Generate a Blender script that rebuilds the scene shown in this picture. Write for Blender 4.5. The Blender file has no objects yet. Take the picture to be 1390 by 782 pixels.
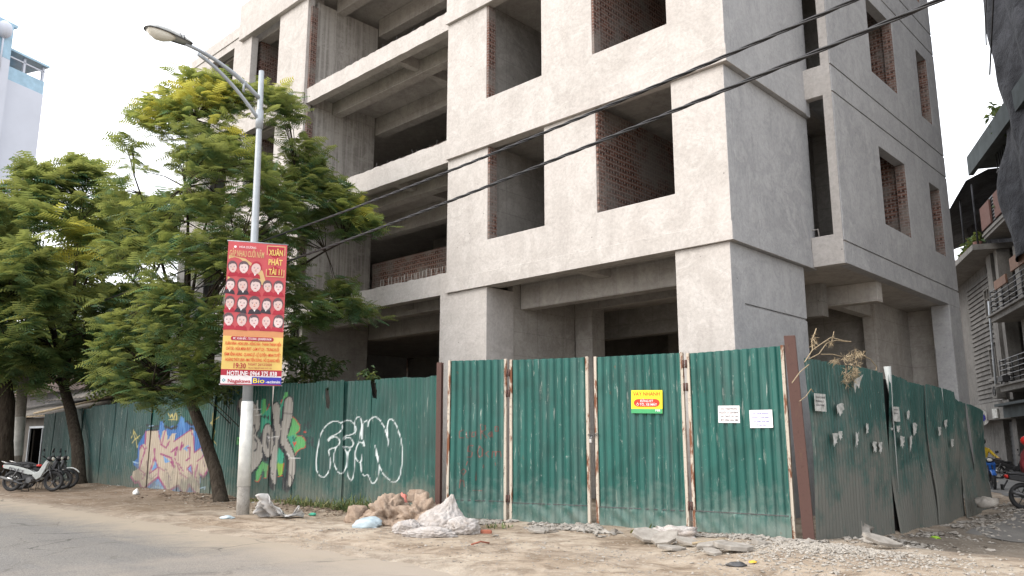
import bpy, bmesh, math, random
import numpy as np
from mathutils import Vector, Matrix, noise
random.seed(7); rng=np.random.default_rng(7)
R=math.radians
S=bpy.context.scene; COL=S.collection
# ---------------------------------------------------------------- survey of the photograph (where things stand)
f=1090.;cx=695.;cy=391.;H=1.5
yaw=R(46.4);pit=math.atan(210/f)
F_=np.array([-math.cos(yaw),math.sin(yaw),0]);R_=np.array([math.sin(yaw),math.cos(yaw),0]);U_=np.array([0,0,1.])
Fc=F_*math.cos(pit)+U_*math.sin(pit);Uc=-F_*math.sin(pit)+U_*math.cos(pit);C0=np.array([0,0,H])
def ray(u,v): return R_*(u-cx)+Uc*(cy-v)+Fc*f
def ground(u,v,z=0): d=ray(u,v);return C0+d*((z-H)/d[2])
def onx(u,v,x): d=ray(u,v);return C0+d*(x/d[0])
def ony(u,v,y): d=ray(u,v);return C0+d*(y/d[1])
def cyl(u,v,hd): d=ray(u,v);return C0+d*hd/math.hypot(d[0],d[1])
def proj(P):
    q=P-C0;a=q@R_;b=q@Uc;c=q@Fc;return cx+f*a/c,cy-f*b/c
def V(p): return Vector((float(p[0]),float(p[1]),float(p[2])))
# ---------------------------------------------------------------- helpers
ORG={}
def org(o):
    return ORG.get(o.name,Vector((0,0,0))) if o else Vector((0,0,0))
def tag(o,label=None,cat=None,group=None,kind=None):
    if label: o['label']=label
    if cat: o['category']=cat
    if group: o['group']=group
    if kind: o['kind']=kind
    return o
def thing(name,loc,label,cat,group=None,rz=0,local=False):
    o=bpy.data.objects.new(name,None);COL.objects.link(o);o.location=loc;o.rotation_euler=(0,0,rz);o.empty_display_size=.2
    ORG[o.name]=Vector((0,0,0)) if local else Vector(loc)
    return tag(o,label,cat,group)
def link(name,me,parent=None,base=None):
    o=bpy.data.objects.new(name,me);COL.objects.link(o)
    if parent is not None:
        og=org(parent); o.parent=parent; ORG[o.name]=og
    else:
        og=Vector(base) if base is not None else Vector((0,0,0)); o.location=og; ORG[o.name]=og
    if og.length>0: me.transform(Matrix.Translation(-og))
    return o
class MB:
    def __init__(s,fr=None): s.v=[];s.f=[];s.m=[];s.sm=[];s.fr=fr;s.mi=0;s.smooth=False
    def pt(s,p):
        if s.fr: p=s.fr(*p)
        s.v.append((float(p[0]),float(p[1]),float(p[2])));return len(s.v)-1
    def face(s,idx): s.f.append(tuple(idx));s.m.append(s.mi);s.sm.append(s.smooth)
    def poly(s,pts): s.face([s.pt(p) for p in pts])
    def box(s,x0,x1,y0,y1,z0,z1):
        i=[s.pt((x,y,z)) for z in (z0,z1) for y in (y0,y1) for x in (x0,x1)]
        for q in ((0,2,3,1),(4,5,7,6),(0,1,5,4),(2,6,7,3),(0,4,6,2),(1,3,7,5)): s.face([i[k] for k in q])
        return s
    def tube(s,pts,rad,n=8,cap=True):
        pts=[Vector(p) for p in pts]
        if not hasattr(rad,'__len__'): rad=[rad]*len(pts)
        rings=[];up=None
        for k,p in enumerate(pts):
            t=(pts[min(k+1,len(pts)-1)]-pts[max(k-1,0)]).normalized()
            if up is None: up=Vector((0,0,1)) if abs(t.z)<.9 else Vector((1,0,0))
            a=t.cross(up);a=a.normalized() if a.length>1e-6 else Vector((1,0,0)).cross(t).normalized()
            b=a.cross(t).normalized();up=b
            rings.append([s.pt(p+(a*math.cos(2*math.pi*j/n)+b*math.sin(2*math.pi*j/n))*rad[k]) for j in range(n)])
        sm=s.smooth;s.smooth=True
        for k in range(len(rings)-1):
            for j in range(n): s.face((rings[k][j],rings[k][(j+1)%n],rings[k+1][(j+1)%n],rings[k+1][j]))
        s.smooth=sm
        if cap: s.face(rings[0][::-1]);s.face(rings[-1])
        return s
    def prism(s,outline,fr,d0,d1):
        """outline of 2D points, fr(a,b,d)->3D point"""
        n=len(outline);i=[s.pt(fr(a,b,d0)) for a,b in outline];j=[s.pt(fr(a,b,d1)) for a,b in outline]
        s.face(i[::-1]);s.face(j)
        for k in range(n): s.face((i[k],i[(k+1)%n],j[(k+1)%n],j[k]))
        return s
    def ell(s,c,r,nu=12,nv=8,rot=None):
        sm=s.smooth;s.smooth=True;rows=[]
        for a in range(nv+1):
            th=math.pi*a/nv;row=[]
            for b in range(nu):
                ph=2*math.pi*b/nu;p=Vector((r[0]*math.sin(th)*math.cos(ph),r[1]*math.sin(th)*math.sin(ph),r[2]*math.cos(th)))
                if rot: p=rot@p
                row.append(s.pt(Vector(c)+p))
            rows.append(row)
        for a in range(nv):
            for b in range(nu): s.face((rows[a][b],rows[a+1][b],rows[a+1][(b+1)%nu],rows[a][(b+1)%nu]))
        s.smooth=sm;return s
    def build(s,name,mats,parent=None,base=None,bevel=0,fix=True):
        me=bpy.data.meshes.new(name);me.from_pydata(s.v,[],s.f)
        if not isinstance(mats,(list,tuple)): mats=[mats]
        for m in mats: me.materials.append(m)
        me.polygons.foreach_set('material_index',s.m);me.polygons.foreach_set('use_smooth',s.sm)
        if fix:
            b=bmesh.new();b.from_mesh(me);bmesh.ops.recalc_face_normals(b,faces=b.faces);b.to_mesh(me);b.free()
        me.update();o=link(name,me,parent,base)
        if bevel:
            md=o.modifiers.new('b','BEVEL');md.width=bevel;md.segments=2;md.limit_method='ANGLE';md.angle_limit=R(40)
        return o
def wall(name,mat,parent,p0,p1,z0,z1,th,openings,bevel=0.012,fr=None,off=0.0):
    """upright wall from p0 to p1 (plan), outer face on that line, thickness th to its inner side; openings (a0,a1,z0,z1) along it"""
    p0=Vector(p0);p1=Vector(p1);L=(p1-p0).length;d=(p1-p0)/L;nrm=Vector((-d.y,d.x))
    As=sorted({0,L}|{max(0,min(L,o[k])) for o in openings for k in (0,1)});Zs=sorted({z0,z1}|{max(z0,min(z1,o[k])) for o in openings for k in (2,3)})
    na,nz=len(As)-1,len(Zs)-1
    def solid(i,j):
        if i<0 or j<0 or i>=na or j>=nz: return False
        a=(As[i]+As[i+1])/2;z=(Zs[j]+Zs[j+1])/2
        return not any(o[0]<a<o[1] and o[2]<z<o[3] for o in openings)
    mb=MB();vd={}
    def vt(i,j,k):
        if (i,j,k) not in vd:
            q=p0+d*As[i]+nrm*(off+th*k);vd[(i,j,k)]=mb.pt((q.x,q.y,Zs[j]))
        return vd[(i,j,k)]
    for i in range(na):
        for j in range(nz):
            if not solid(i,j): continue
            mb.face((vt(i,j,0),vt(i+1,j,0),vt(i+1,j+1,0),vt(i,j+1,0)));mb.face((vt(i,j,1),vt(i,j+1,1),vt(i+1,j+1,1),vt(i+1,j,1)))
            if not solid(i-1,j): mb.face((vt(i,j,0),vt(i,j+1,0),vt(i,j+1,1),vt(i,j,1)))
            if not solid(i+1,j): mb.face((vt(i+1,j,0),vt(i+1,j,1),vt(i+1,j+1,1),vt(i+1,j+1,0)))
            if not solid(i,j-1): mb.face((vt(i,j,0),vt(i,j,1),vt(i+1,j,1),vt(i+1,j,0)))
            if not solid(i,j+1): mb.face((vt(i,j+1,0),vt(i+1,j+1,0),vt(i+1,j+1,1),vt(i,j+1,1)))
    return mb.build(name,mat,parent,bevel=bevel)
def box(name,mat,parent,x0,x1,y0,y1,z0,z1,bevel=.01,base=None):
    return MB().box(x0,x1,y0,y1,z0,z1).build(name,mat,parent,base=base,bevel=bevel)
# ---------------------------------------------------------------- materials
MATS={}
class NT:
    def __init__(s,name,rough=.8,spec=.3,metal=0):
        m=bpy.data.materials.new(name);m.use_nodes=True;s.m=m;s.t=m.node_tree;s.t.nodes.clear()
        s.out=s.n('ShaderNodeOutputMaterial');s.b=s.n('ShaderNodeBsdfPrincipled');s.l(s.b.outputs[0],s.out.inputs[0])
        s.b.inputs['Roughness'].default_value=rough;s.b.inputs['Specular IOR Level'].default_value=spec;s.b.inputs['Metallic'].default_value=metal
        s.tc=s.n('ShaderNodeTexCoord');s.co=s.tc.outputs['Object'];MATS[name]=m
    def n(s,t,**k):
        x=s.t.nodes.new(t)
        for a,b in k.items(): setattr(x,a,b)
        return x
    def l(s,a,b): s.t.links.new(a,b)
    def map(s,scale,loc=(0,0,0),rot=(0,0,0)):
        m=s.n('ShaderNodeMapping');m.inputs['Scale'].default_value=scale if hasattr(scale,'__len__') else (scale,)*3
        m.inputs['Location'].default_value=loc;m.inputs['Rotation'].default_value=rot;s.l(s.co,m.inputs[0]);return m.outputs[0]
    def noise(s,scale,detail=4,rough=.55,dist=0,vec=None,loc=(0,0,0)):
        x=s.n('ShaderNodeTexNoise');x.inputs['Scale'].default_value=1;x.inputs['Detail'].default_value=detail;x.inputs['Roughness'].default_value=rough;x.inputs['Distortion'].default_value=dist
        s.l(vec or s.map(scale,loc),x.inputs['Vector']);return x.outputs[0]
    def ramp(s,fac,stops):
        x=s.n('ShaderNodeValToRGB');e=x.color_ramp.elements
        while len(e)<len(stops): e.new(.5)
        for k,(p,c) in enumerate(stops):
            e[k].position=p;e[k].color=tuple(c)+(1,) if hasattr(c,'__len__') else (c,c,c,1)
        s.l(fac,x.inputs[0]);return x.outputs[0]
    def mix(s,fac,a,b,mode='MIX'):
        x=s.n('ShaderNodeMix',data_type='RGBA',blend_type=mode)
        for v,i in ((fac,0),(a,6),(b,7)):
            if hasattr(v,'is_linked'): s.l(v,x.inputs[i])
            elif i==0: x.inputs[0].default_value=v
            else: x.inputs[i].default_value=tuple(v)+(1,) if len(v)==3 else v
        return x.outputs[2]
    def math(s,op,a,b=0,clamp=False):
        x=s.n('ShaderNodeMath',operation=op,use_clamp=clamp)
        for v,i in ((a,0),(b,1)):
            if hasattr(v,'is_linked'): s.l(v,x.inputs[i])
            else: x.inputs[i].default_value=v
        return x.outputs[0]
    def xyz(s):
        x=s.n('ShaderNodeSeparateXYZ');s.l(s.co,x.inputs[0]);return x.outputs
    def bump(s,h,strength=.4,dist=.02):
        x=s.n('ShaderNodeBump');x.inputs['Strength'].default_value=strength;x.inputs['Distance'].default_value=dist;s.l(h,x.inputs['Height']);s.l(x.outputs[0],s.b.inputs['Normal'])
    def col(s,c):
        if hasattr(c,'is_linked'): s.l(c,s.b.inputs['Base Color'])
        else: s.b.inputs['Base Color'].default_value=tuple(c)+(1,)
        return s.m
def simple(name,c,rough=.6,metal=0,var=.25,scale=6,bump=.15,spec=.4):
    t=NT(name,rough,spec,metal);n=t.noise(scale,5,.6)
    a=tuple(x*(1-var) for x in c);b=tuple(min(1,x*(1+var)) for x in c)
    t.col(t.ramp(n,[(.3,a),(.7,b)]))
    if bump: t.bump(t.noise(scale*6,3),bump,.01)
    return t.m
def plaster(name,c,dark,light,streak=0.0,seed=0,vstreak=.25):
    t=NT(name,.92,.15)
    big=t.noise(.33,5,.6,.6,loc=(seed,0,seed));mid=t.noise(1.3,7,.65,1.6,loc=(0,seed,3));fine=t.noise(14,4,.6)
    k=t.ramp(big,[(.36,dark),(.62,c)])
    k=t.mix(t.ramp(mid,[(.47,0.0),(.6,.75),(.66,.25)]),k,light)
    pch=t.noise(.55,8,.68,1.3,loc=(seed+4,1,2));k=t.mix(t.ramp(pch,[(.50,0.0),(.515,.42),(.62,.1)]),k,light);pc2=t.noise(.8,7,.66,.9,loc=(seed+9,3,2));k=t.mix(t.ramp(pc2,[(.53,0.0),(.56,.35)]),k,dark)
    vein=t.noise(.9,8,.7,2.2,loc=(seed*2,5,1))
    k=t.mix(t.ramp(vein,[(.485,0.0),(.5,.5),(.515,0.0)]),k,tuple(x*.75 for x in dark))
    v=t.noise(1,5,.6,.3,vec=t.map((3.2,3.2,.22),(seed,1,2)))
    k=t.mix(t.math('MULTIPLY',t.ramp(v,[(.5,0.0),(.72,1.0)]),vstreak),k,tuple(x*.55 for x in dark))
    if name in ('raw_concrete','streaked_concrete','dim_concrete'):
        x=t.xyz()
        ln=t.math('LESS_THAN',t.math('FRACT',t.math('DIVIDE',x[2],.62)),.025);l2=t.math('LESS_THAN',t.math('FRACT',t.math('DIVIDE',t.math('ADD',x[0],x[1]),1.22)),.012);k=t.mix(t.math('MULTIPLY',t.math('MAXIMUM',ln,l2),.45),k,tuple(q*.5 for q in dark))
    if streak:
        w=t.noise(1,4,.7,.1,vec=t.map((9,9,.15),(3,1,seed)))
        k=t.mix(t.math('MULTIPLY',t.ramp(w,[(.45,0.0),(.6,1.0)]),streak),k,light)
    k=t.mix(.25,k,t.ramp(fine,[(.35,tuple(x*.7 for x in c)),(.65,tuple(min(1,x*1.2) for x in c))]))
    spots=t.n('ShaderNodeTexVoronoi');t.l(t.map(2.3,(seed,2,1)),spots.inputs['Vector']);spots.inputs['Scale'].default_value=1
    k=t.mix(t.ramp(spots.outputs[0],[(.03,.7),(.05,0.0)]),k,tuple(x*.4 for x in dark))
    t.col(k)
    h=t.math('ADD',t.math('MULTIPLY',mid,1.0),t.math('MULTIPLY',fine,.25));t.bump(h,.55,.03);return t.m
M={}
M['plaster']=plaster('plaster_front',(.475,.445,.42),(.40,.375,.35),(.53,.505,.48),vstreak=.2)
M['plaster_shaded']=plaster('plaster_shaded',(.37,.372,.378),(.30,.302,.31),(.43,.43,.432),seed=7,vstreak=.25)  # greyer, darker copy of the front plaster: side shade put into the colour
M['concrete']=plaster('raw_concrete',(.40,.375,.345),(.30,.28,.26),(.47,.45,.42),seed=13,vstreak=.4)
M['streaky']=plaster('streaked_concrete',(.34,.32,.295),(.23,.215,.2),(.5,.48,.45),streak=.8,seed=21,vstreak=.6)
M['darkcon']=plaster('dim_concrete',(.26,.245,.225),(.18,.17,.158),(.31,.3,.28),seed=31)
def brickmat(name,ax):
    t=NT(name,.95,.1);x=t.xyz();cmb=t.n('ShaderNodeCombineXYZ');t.l(x[ax],cmb.inputs[0]);t.l(x[2],cmb.inputs[1])
    b=t.n('ShaderNodeTexBrick');t.l(cmb.outputs[0],b.inputs['Vector']);b.inputs['Scale'].default_value=1
    b.inputs['Brick Width'].default_value=.215;b.inputs['Row Height'].default_value=.078;b.inputs['Mortar Size'].default_value=.009;b.inputs['Mortar Smooth'].default_value=.3;b.inputs['Bias'].default_value=-.1
    b.inputs['Color1'].default_value=(.17,.088,.068,1);b.inputs['Color2'].default_value=(.105,.056,.046,1);b.inputs['Mortar'].default_value=(.24,.22,.2,1)
    # header holes of the hollow bricks
    def wv(a,per,lo):
        m=t.math('FRACT',t.math('DIVIDE',a,per));m=t.math('ABSOLUTE',t.math('SUBTRACT',m,.5));return t.math('LESS_THAN',m,lo)
    h=t.math('MULTIPLY',wv(x[ax],.1075,.26),wv(x[2],.156,.17));n=t.math('GREATER_THAN',t.noise(7,1),.42)
    k=t.mix(t.math('MULTIPLY',t.math('MULTIPLY',h,n),.85),b.outputs[0],(.018,.013,.011))
    k=t.mix(t.ramp(t.noise(1.4,5),[(.42,0.0),(.62,.75)]),k,(.20,.185,.17));t.col(k);t.bump(b.outputs[1],-.6,.02);return t.m
M['brick_y']=brickmat('hollow_brick_y',1);M['brick_x']=brickmat('hollow_brick_x',0)
# corrugated paint: attribute 'paint' (rgba) is spray paint on the sheet
def sheetmat(name,c,dirt,dirt_h,scr=.5,mud=(.27,.245,.21)):
    t=NT(name,.5,.4);x=t.xyz()
    k=t.ramp(t.noise(1.1,5,.6,.5),[(.3,tuple(a*.72 for a in c)),(.7,tuple(min(1,a*1.2) for a in c))])
    fade=t.noise(1,4,.6,.2,vec=t.map((2.5,2.5,.35),(2,3,1)));k=t.mix(t.ramp(fade,[(.5,0.0),(.75,.35)]),k,tuple(a*.5+.12 for a in c))
    at=t.n('ShaderNodeVertexColor');at.layer_name='paint';k=t.mix(at.outputs[1],k,at.outputs[0])
    s1=t.noise(1,6,.75,.4,vec=t.map((16,16,2.2),(1,1,4)));k=t.mix(t.math('MULTIPLY',t.ramp(s1,[(.60,0.0),(.68,1.0)]),scr),k,(.42,.44,.4))
    s2=t.noise(7,6,.8);k=t.mix(t.math('MULTIPLY',t.ramp(s2,[(.645,0.0),(.68,1.0)]),scr*.8),k,(.45,.46,.42))
    z=t.math('DIVIDE',t.math('SUBTRACT',dirt_h,x[2]),dirt_h)
    zz=t.math('ADD',z,t.math('MULTIPLY',t.math('ADD',t.math('SUBTRACT',t.noise(3.5,6,.75,.5),.5),t.math('SUBTRACT',t.noise(1.1,3,.5),.5)),2.2));dd=t.math('MULTIPLY',t.ramp(zz,[(.05,0.0),(.9,1.0)]),dirt)
    k=t.mix(dd,k,mud);rs=t.noise(2.6,5,.7);k=t.mix(t.ramp(rs,[(.68,0.0),(.73,.6)]),k,(.13,.06,.03))
    t.col(k);t.bump(t.noise(9,5),.25,.01)
    rr=t.n('ShaderNodeMapRange');t.l(dd,rr.inputs[0]);rr.inputs[3].default_value=.45;rr.inputs[4].default_value=.9;t.l(rr.outputs[0],t.b.inputs['Roughness']);return t.m
M['sheet_gate']=sheetmat('green_gate_sheet',(.009,.09,.074),.6,.8,.6,(.19,.22,.195))
M['sheet_left']=sheetmat('shaded_fence_sheet',(.009,.066,.054),.75,.85,.4,(.14,.145,.12))  # green darkened to carry the shade of the street trees
M['sheet_far']=sheetmat('shaded_far_fence_sheet',(.018,.066,.06),.6,.9,.6,(.13,.125,.10))  # far sheets: greyer green, also darkened for the tree shade
M['sheet_side']=sheetmat('dirty_fence_sheet',(.024,.08,.07),.86,2.3,.6,(.15,.142,.125))
def rusty(name,paint,thr,rust=(.16,.062,.03)):
    t=NT(name,.7,.3);n=t.noise(1,6,.7,.4,vec=t.map((7,7,1.6)));k=t.mix(t.ramp(n,[(thr,0.0),(thr+.06,1.0)]),paint,rust)
    k=t.mix(t.ramp(t.noise(22,4),[(.6,0.0),(.7,.6)]),k,(.05,.025,.018));t.col(k);t.bump(n,.4,.01);return t.m
M['frame']=rusty('chipped_cream_frame',(.46,.41,.34),.5)
M['post']=rusty('red_oxide_steel',(.085,.045,.037),.58,(.10,.06,.04))
M['galv']=simple('galvanised_steel',(.36,.39,.42),.5,.35,.15,3)
M['lampgrey']=simple('lamp_housing',(.4,.41,.4),.5,0,.15,5)
M['glass_dif']=simple('lamp_bowl',(.72,.7,.62),.25,0,.1,4,0)
M['dark']=simple('dark_rubber',(.02,.02,.021),.7,0,.3,8)
M['black']=simple('black_plastic',(.015,.015,.017),.45,0,.3,8,.05)
M['chrome']=simple('dull_chrome',(.5,.5,.5),.3,.9,.15,8,.05)
M['metal_dark']=simple('engine_metal',(.09,.09,.092),.5,.6,.3,9)
M['bleached']=simple('bleached_sheet_edge',(.36,.38,.37),.6,0,.2,3)
M['white']=simple('white_paint',(.72,.72,.7),.5,0,.1,4,.05)
M['whitepaint_old']=simple('old_white_paint',(.6,.6,.57),.8,0,.25,3)
M['red']=simple('red_plastic',(.45,.02,.015),.4,0,.15,4,.03)
M['blue']=simple('blue_paint',(.02,.12,.45),.3,0,.15,4,.03)
M['yellow']=simple('yellow_cloth',(.55,.38,.03),.85,0,.2,9)
M['skin']=simple('skin',(.42,.25,.17),.6,0,.08,9,.02)
M['cloth_dark']=simple('dark_cloth',(.03,.032,.04),.9,0,.3,9)
M['cloth_red']=simple('dark_red_cloth',(.16,.02,.025),.85,0,.25,9)
M['bark']=(lambda t:(t.col(t.ramp(t.noise(1,6,.7,.5,vec=t.map((14,14,3))),[(.3,(.018,.014,.011)),(.7,(.085,.07,.055))])),t.bump(t.noise(1,6,.7,.5,vec=t.map((14,14,3))),.9,.04),t.m))(NT('bark',.95,.1))[2]
M['wood']=simple('weathered_wood',(.3,.24,.16),.85,0,.3,9)
M['conpole']=plaster('pole_concrete',(.36,.34,.31),(.24,.23,.21),(.45,.43,.4),seed=3)
M['drystalk']=simple('dry_stalk',(.30,.235,.15),.9,0,.25,12)
M['sack']=(lambda t:(t.col(t.mix(t.ramp(t.noise(5,6,.75),[(.42,0.0),(.66,.8)]),(.47,.44,.42),(.30,.25,.21))),t.bump(t.noise(9,6,.7,.8),.8,.05),t.m))(NT('woven_sack',.75,.3))[2]
M['sack_blue']=simple('pale_blue_plastic',(.38,.46,.5),.4,0,.2,8)
M['clod']=(lambda t:(t.col(t.ramp(t.noise(6,6,.7),[(.3,(.24,.175,.13)),(.7,(.45,.355,.28))])),t.bump(t.noise(12,6,.75),1.0,.05),t.m))(NT('dried_earth',.95,.1))[2]
M['stone']=(lambda t:(t.col(t.ramp(t.noise(5,5,.6),[(.3,(.19,.17,.148)),(.7,(.37,.345,.31))])),t.bump(t.noise(14,5),.6,.02),t.m))(NT('broken_concrete',.9,.15))[2]
M['brickred']=simple('red_brick',(.32,.11,.07),.9,0,.25,12)
M['pinkbag']=simple('pink_plastic',(.55,.18,.14),.5,0,.15,8)
M['paper']=(lambda t:(t.col(t.ramp(t.noise(9,5,.6),[(.35,(.26,.27,.25)),(.6,(.5,.5,.48))])),t.m))(NT('weathered_paper',.8,.2))[1]
def flat(name,c,rough=.6): return simple(name,c,rough,0,.06,5,0,.3)
P_={k:flat('print_'+k,c) for k,c in dict(red=(.52,.09,.10),deepred=(.40,.03,.05),gold=(.62,.42,.2),yellow=(.70,.50,.15),white=(.8,.76,.76),skin=(.66,.48,.45),skin2=(.7,.55,.53),hair=(.13,.085,.095),blue=(.05,.05,.38),black=(.05,.04,.05),green=(.06,.33,.13),orange=(.60,.27,.12),lips=(.4,.05,.06),brightyellow=(.85,.68,.03),signred=(.6,.04,.02),cyan=(.08,.35,.4)).items()}
def leafmat(name,dark,mid,young,transl=.3):
    t=NT(name,.55,.35);at=t.n('ShaderNodeAttribute');at.attribute_name='tint'
    k=t.ramp(at.outputs['Fac'],[(0,dark),(.55,mid),(1,young)]);t.col(k)
    tr=t.n('ShaderNodeBsdfTranslucent');t.l(t.mix(.5,k,young),tr.inputs[0]);mx=t.n('ShaderNodeMixShader');mx.inputs[0].default_value=transl
    t.l(t.b.outputs[0],mx.inputs[1]);t.l(tr.outputs[0],mx.inputs[2]);t.l(mx.outputs[0],t.out.inputs[0]);return t.m
M['leaf']=leafmat('fern_leaf',(.032,.105,.066),(.085,.20,.08),(.55,.50,.09),.48)
M['leaf2']=leafmat('shrub_leaf',(.03,.06,.025),(.06,.11,.04),(.2,.22,.05))
M['weed']=leafmat('weed_leaf',(.04,.07,.025),(.09,.14,.04),(.3,.27,.12),.2)
# ---------------------------------------------------------------- world, sun, camera
w=bpy.data.worlds.new('World');S.world=w;w.use_nodes=True;nt=w.node_tree;bg=nt.nodes['Background']
sky=nt.nodes.new('ShaderNodeTexSky');sky.sky_type='NISHITA';sky.sun_disc=False
SUN_EL,SUN_AZ=R(38),R(207)   # azimuth from +Y clockwise
sky.sun_elevation=SUN_EL;sky.sun_rotation=SUN_AZ;sky.air_density=1.2;sky.dust_density=5;sky.ozone_density=1
mx=nt.nodes.new('ShaderNodeMix');mx.data_type='RGBA';mx.inputs[0].default_value=.72;nt.links.new(sky.outputs[0],mx.inputs[6]);mx.inputs[7].default_value=(11.2,11.3,11.6,1)
nt.links.new(mx.outputs[2],bg.inputs[0]);bg.inputs[1].default_value=.1
sd=bpy.data.lights.new('sun','SUN');sd.energy=.9;sd.angle=R(35);sd.color=(1,.965,.93);so=bpy.data.objects.new('sun',sd);COL.objects.link(so)
dirv=Vector((math.sin(SUN_AZ)*math.cos(SUN_EL),math.cos(SUN_AZ)*math.cos(SUN_EL),math.sin(SUN_EL)));so.rotation_euler=dirv.to_track_quat('Z','Y').to_euler();so.location=dirv*60
cam=bpy.data.cameras.new('camera');co=bpy.data.objects.new('camera',cam);COL.objects.link(co);S.camera=co
cam.sensor_width=36;cam.lens=f/1390*36;cam.clip_start=.1;cam.clip_end=2000
co.matrix_world=Matrix(((R_[0],Uc[0],-Fc[0],0),(R_[1],Uc[1],-Fc[1],0),(R_[2],Uc[2],-Fc[2],H),(0,0,0,1)))
S.view_settings.view_transform='Standard';S.view_settings.look='None';S.view_settings.exposure=1.3;S.view_settings.gamma=1
# ---------------------------------------------------------------- terrain
def sst(a,b,x):
    t=min(1,max(0,(x-a)/(b-a)));return t*t*(3-2*t)
def fence_y(x):
    pts=[(-60,11.3),(-37.5,11.15),(-12.4,10.95),(-10.95,11.46),(-9.24,11.93),(-7.46,12.27),(-5.5,12.45)]
    if x<=pts[0][0]: return pts[0][1]
    for (a,b),(c,d) in zip(pts,pts[1:]):
        if x<=c: return b+(d-b)*(x-a)/(c-a)
    return 12.45
def nz(x,y,s,z=0.): return noise.fractal(Vector((x*s,y*s,z)),1.0,2.0,4)
def gh(x,y):
    if x<-70 or x>30 or y<-20 or y>70: return -.12
    edge=6.75+.25*nz(x,0,.35,3)+.12*nz(x,0,1.7,9)
    h=-.12+.12*sst(edge-.5,edge+.9,y)
    near=sst(-6,-3,x)*sst(2,9,y)
    h+=.03*nz(x,y,.6)*sst(6.3,8,y)+.014*nz(x,y,3.1,4)*sst(6.3,7.5,y)
    fy=fence_y(x)
    if y<fy+.3 and x<-5: h+=(.10 if x<-12.5 else .04)*math.exp(-((y-fy+.15)/.75)**2)*(.5+.9*abs(nz(x,1,.8,7)))
    # tyre-worn hollows along the verge
    h-=.05*math.exp(-((y-(7.6+.2*nz(x,0,.2,2)))/.28)**2)*sst(-.2,.3,nz(x,0,.25,8)+.2)
    if x>-6.6:   # alley mouth falls away beside the side fence
        dip=sst(-5.9,-5.1,x)*sst(12.6,14.5,y)*(1-sst(19.5,24,y));h-=.24*dip
        h+=.10*math.exp(-((x+5.0)/.55)**2)*sst(12.3,13.2,y)*(1-sst(22,24,y))*(.6+.8*abs(nz(x,y,1.3,5)))
        h-=.06*sst(-4.6,-4.0,x)*sst(15.5,17,y)
    # heap of crushed stone at the corner
    d2=((x+4.6)/1.3)**2+((y-10.7)/1.1)**2
    h+=.15*math.exp(-d2*1.3)*(1+.25*nz(x,y,2.5,1))
    d3=((x+8.0)/1.6)**2+((y-11.0)/.6)**2;h+=.03*math.exp(-d3)
    return h
def axis(parts):
    r=[]
    for a,b,s in parts:
        n=max(1,int(round((b-a)/s)));r+=[a+(b-a)*k/n for k in range(n)]
    r.append(parts[-1][1]);return r
xs=axis([(-600,-80,65),(-80,-40,1.0),(-40,-20,.2),(-20,4,.09),(4,16,.6),(16,80,8),(80,600,65)])
ys=axis([(-600,-60,60),(-60,0,6),(0,6,.4),(6,13,.09),(13,24,.2),(24,60,1.5),(60,600,60)])
gv=[(x,y,gh(x,y)) for y in ys for x in xs];nx=len(xs)
gf=[(j*nx+i,j*nx+i+1,(j+1)*nx+i+1,(j+1)*nx+i) for j in range(len(ys)-1) for i in range(nx-1)]
t=NT('dusty_dirt',.95,.1);x=t.xyz()
tan=t.ramp(t.noise(.5,5,.6,.4),[(.32,(.28,.22,.16)),(.5,(.38,.315,.245)),(.68,(.44,.385,.315))])
tan=t.mix(t.ramp(t.noise(2.2,6,.65,.8),[(.42,0.0),(.62,.8)]),tan,(.15,.11,.078))
tan=t.mix(t.ramp(t.noise(1,5,.6,.3,vec=t.map((.35,2.6,1))),[(.5,0.0),(.65,.55)]),tan,(.39,.33,.265))
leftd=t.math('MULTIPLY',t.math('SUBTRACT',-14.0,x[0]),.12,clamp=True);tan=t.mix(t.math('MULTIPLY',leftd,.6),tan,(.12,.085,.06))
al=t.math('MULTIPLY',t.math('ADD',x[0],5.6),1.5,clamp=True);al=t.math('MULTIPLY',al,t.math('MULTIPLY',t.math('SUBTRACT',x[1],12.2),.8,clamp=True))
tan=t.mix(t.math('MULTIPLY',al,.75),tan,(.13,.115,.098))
nearr=t.math('MULTIPLY',t.math('SUBTRACT',7.6,x[1]),.9,clamp=True);tan=t.mix(t.math('MULTIPLY',nearr,.7),tan,(.33,.29,.24))
vo=t.n('ShaderNodeTexVoronoi');t.l(t.map(13),vo.inputs['Vector']);vo.inputs['Scale'].default_value=1
msk=t.math('MULTIPLY',t.ramp(vo.outputs[0],[(.18,1.0),(.3,0.0)]),t.ramp(t.noise(1.7,3),[(.45,0.0),(.6,.8)]))
tan=t.mix(msk,tan,(.42,.39,.34));t.col(tan)
t.bump(t.math('ADD',t.noise(7,6,.7),t.math('MULTIPLY',t.noise(34,3),.5)),.8,.04);M['dirt']=t.m
me=bpy.data.meshes.new('ground');me.from_pydata(gv,[],gf);me.materials.append(M['dirt']);me.polygons.foreach_set('use_smooth',[True]*len(gf));tag(link('ground',me),kind='structure')
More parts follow.
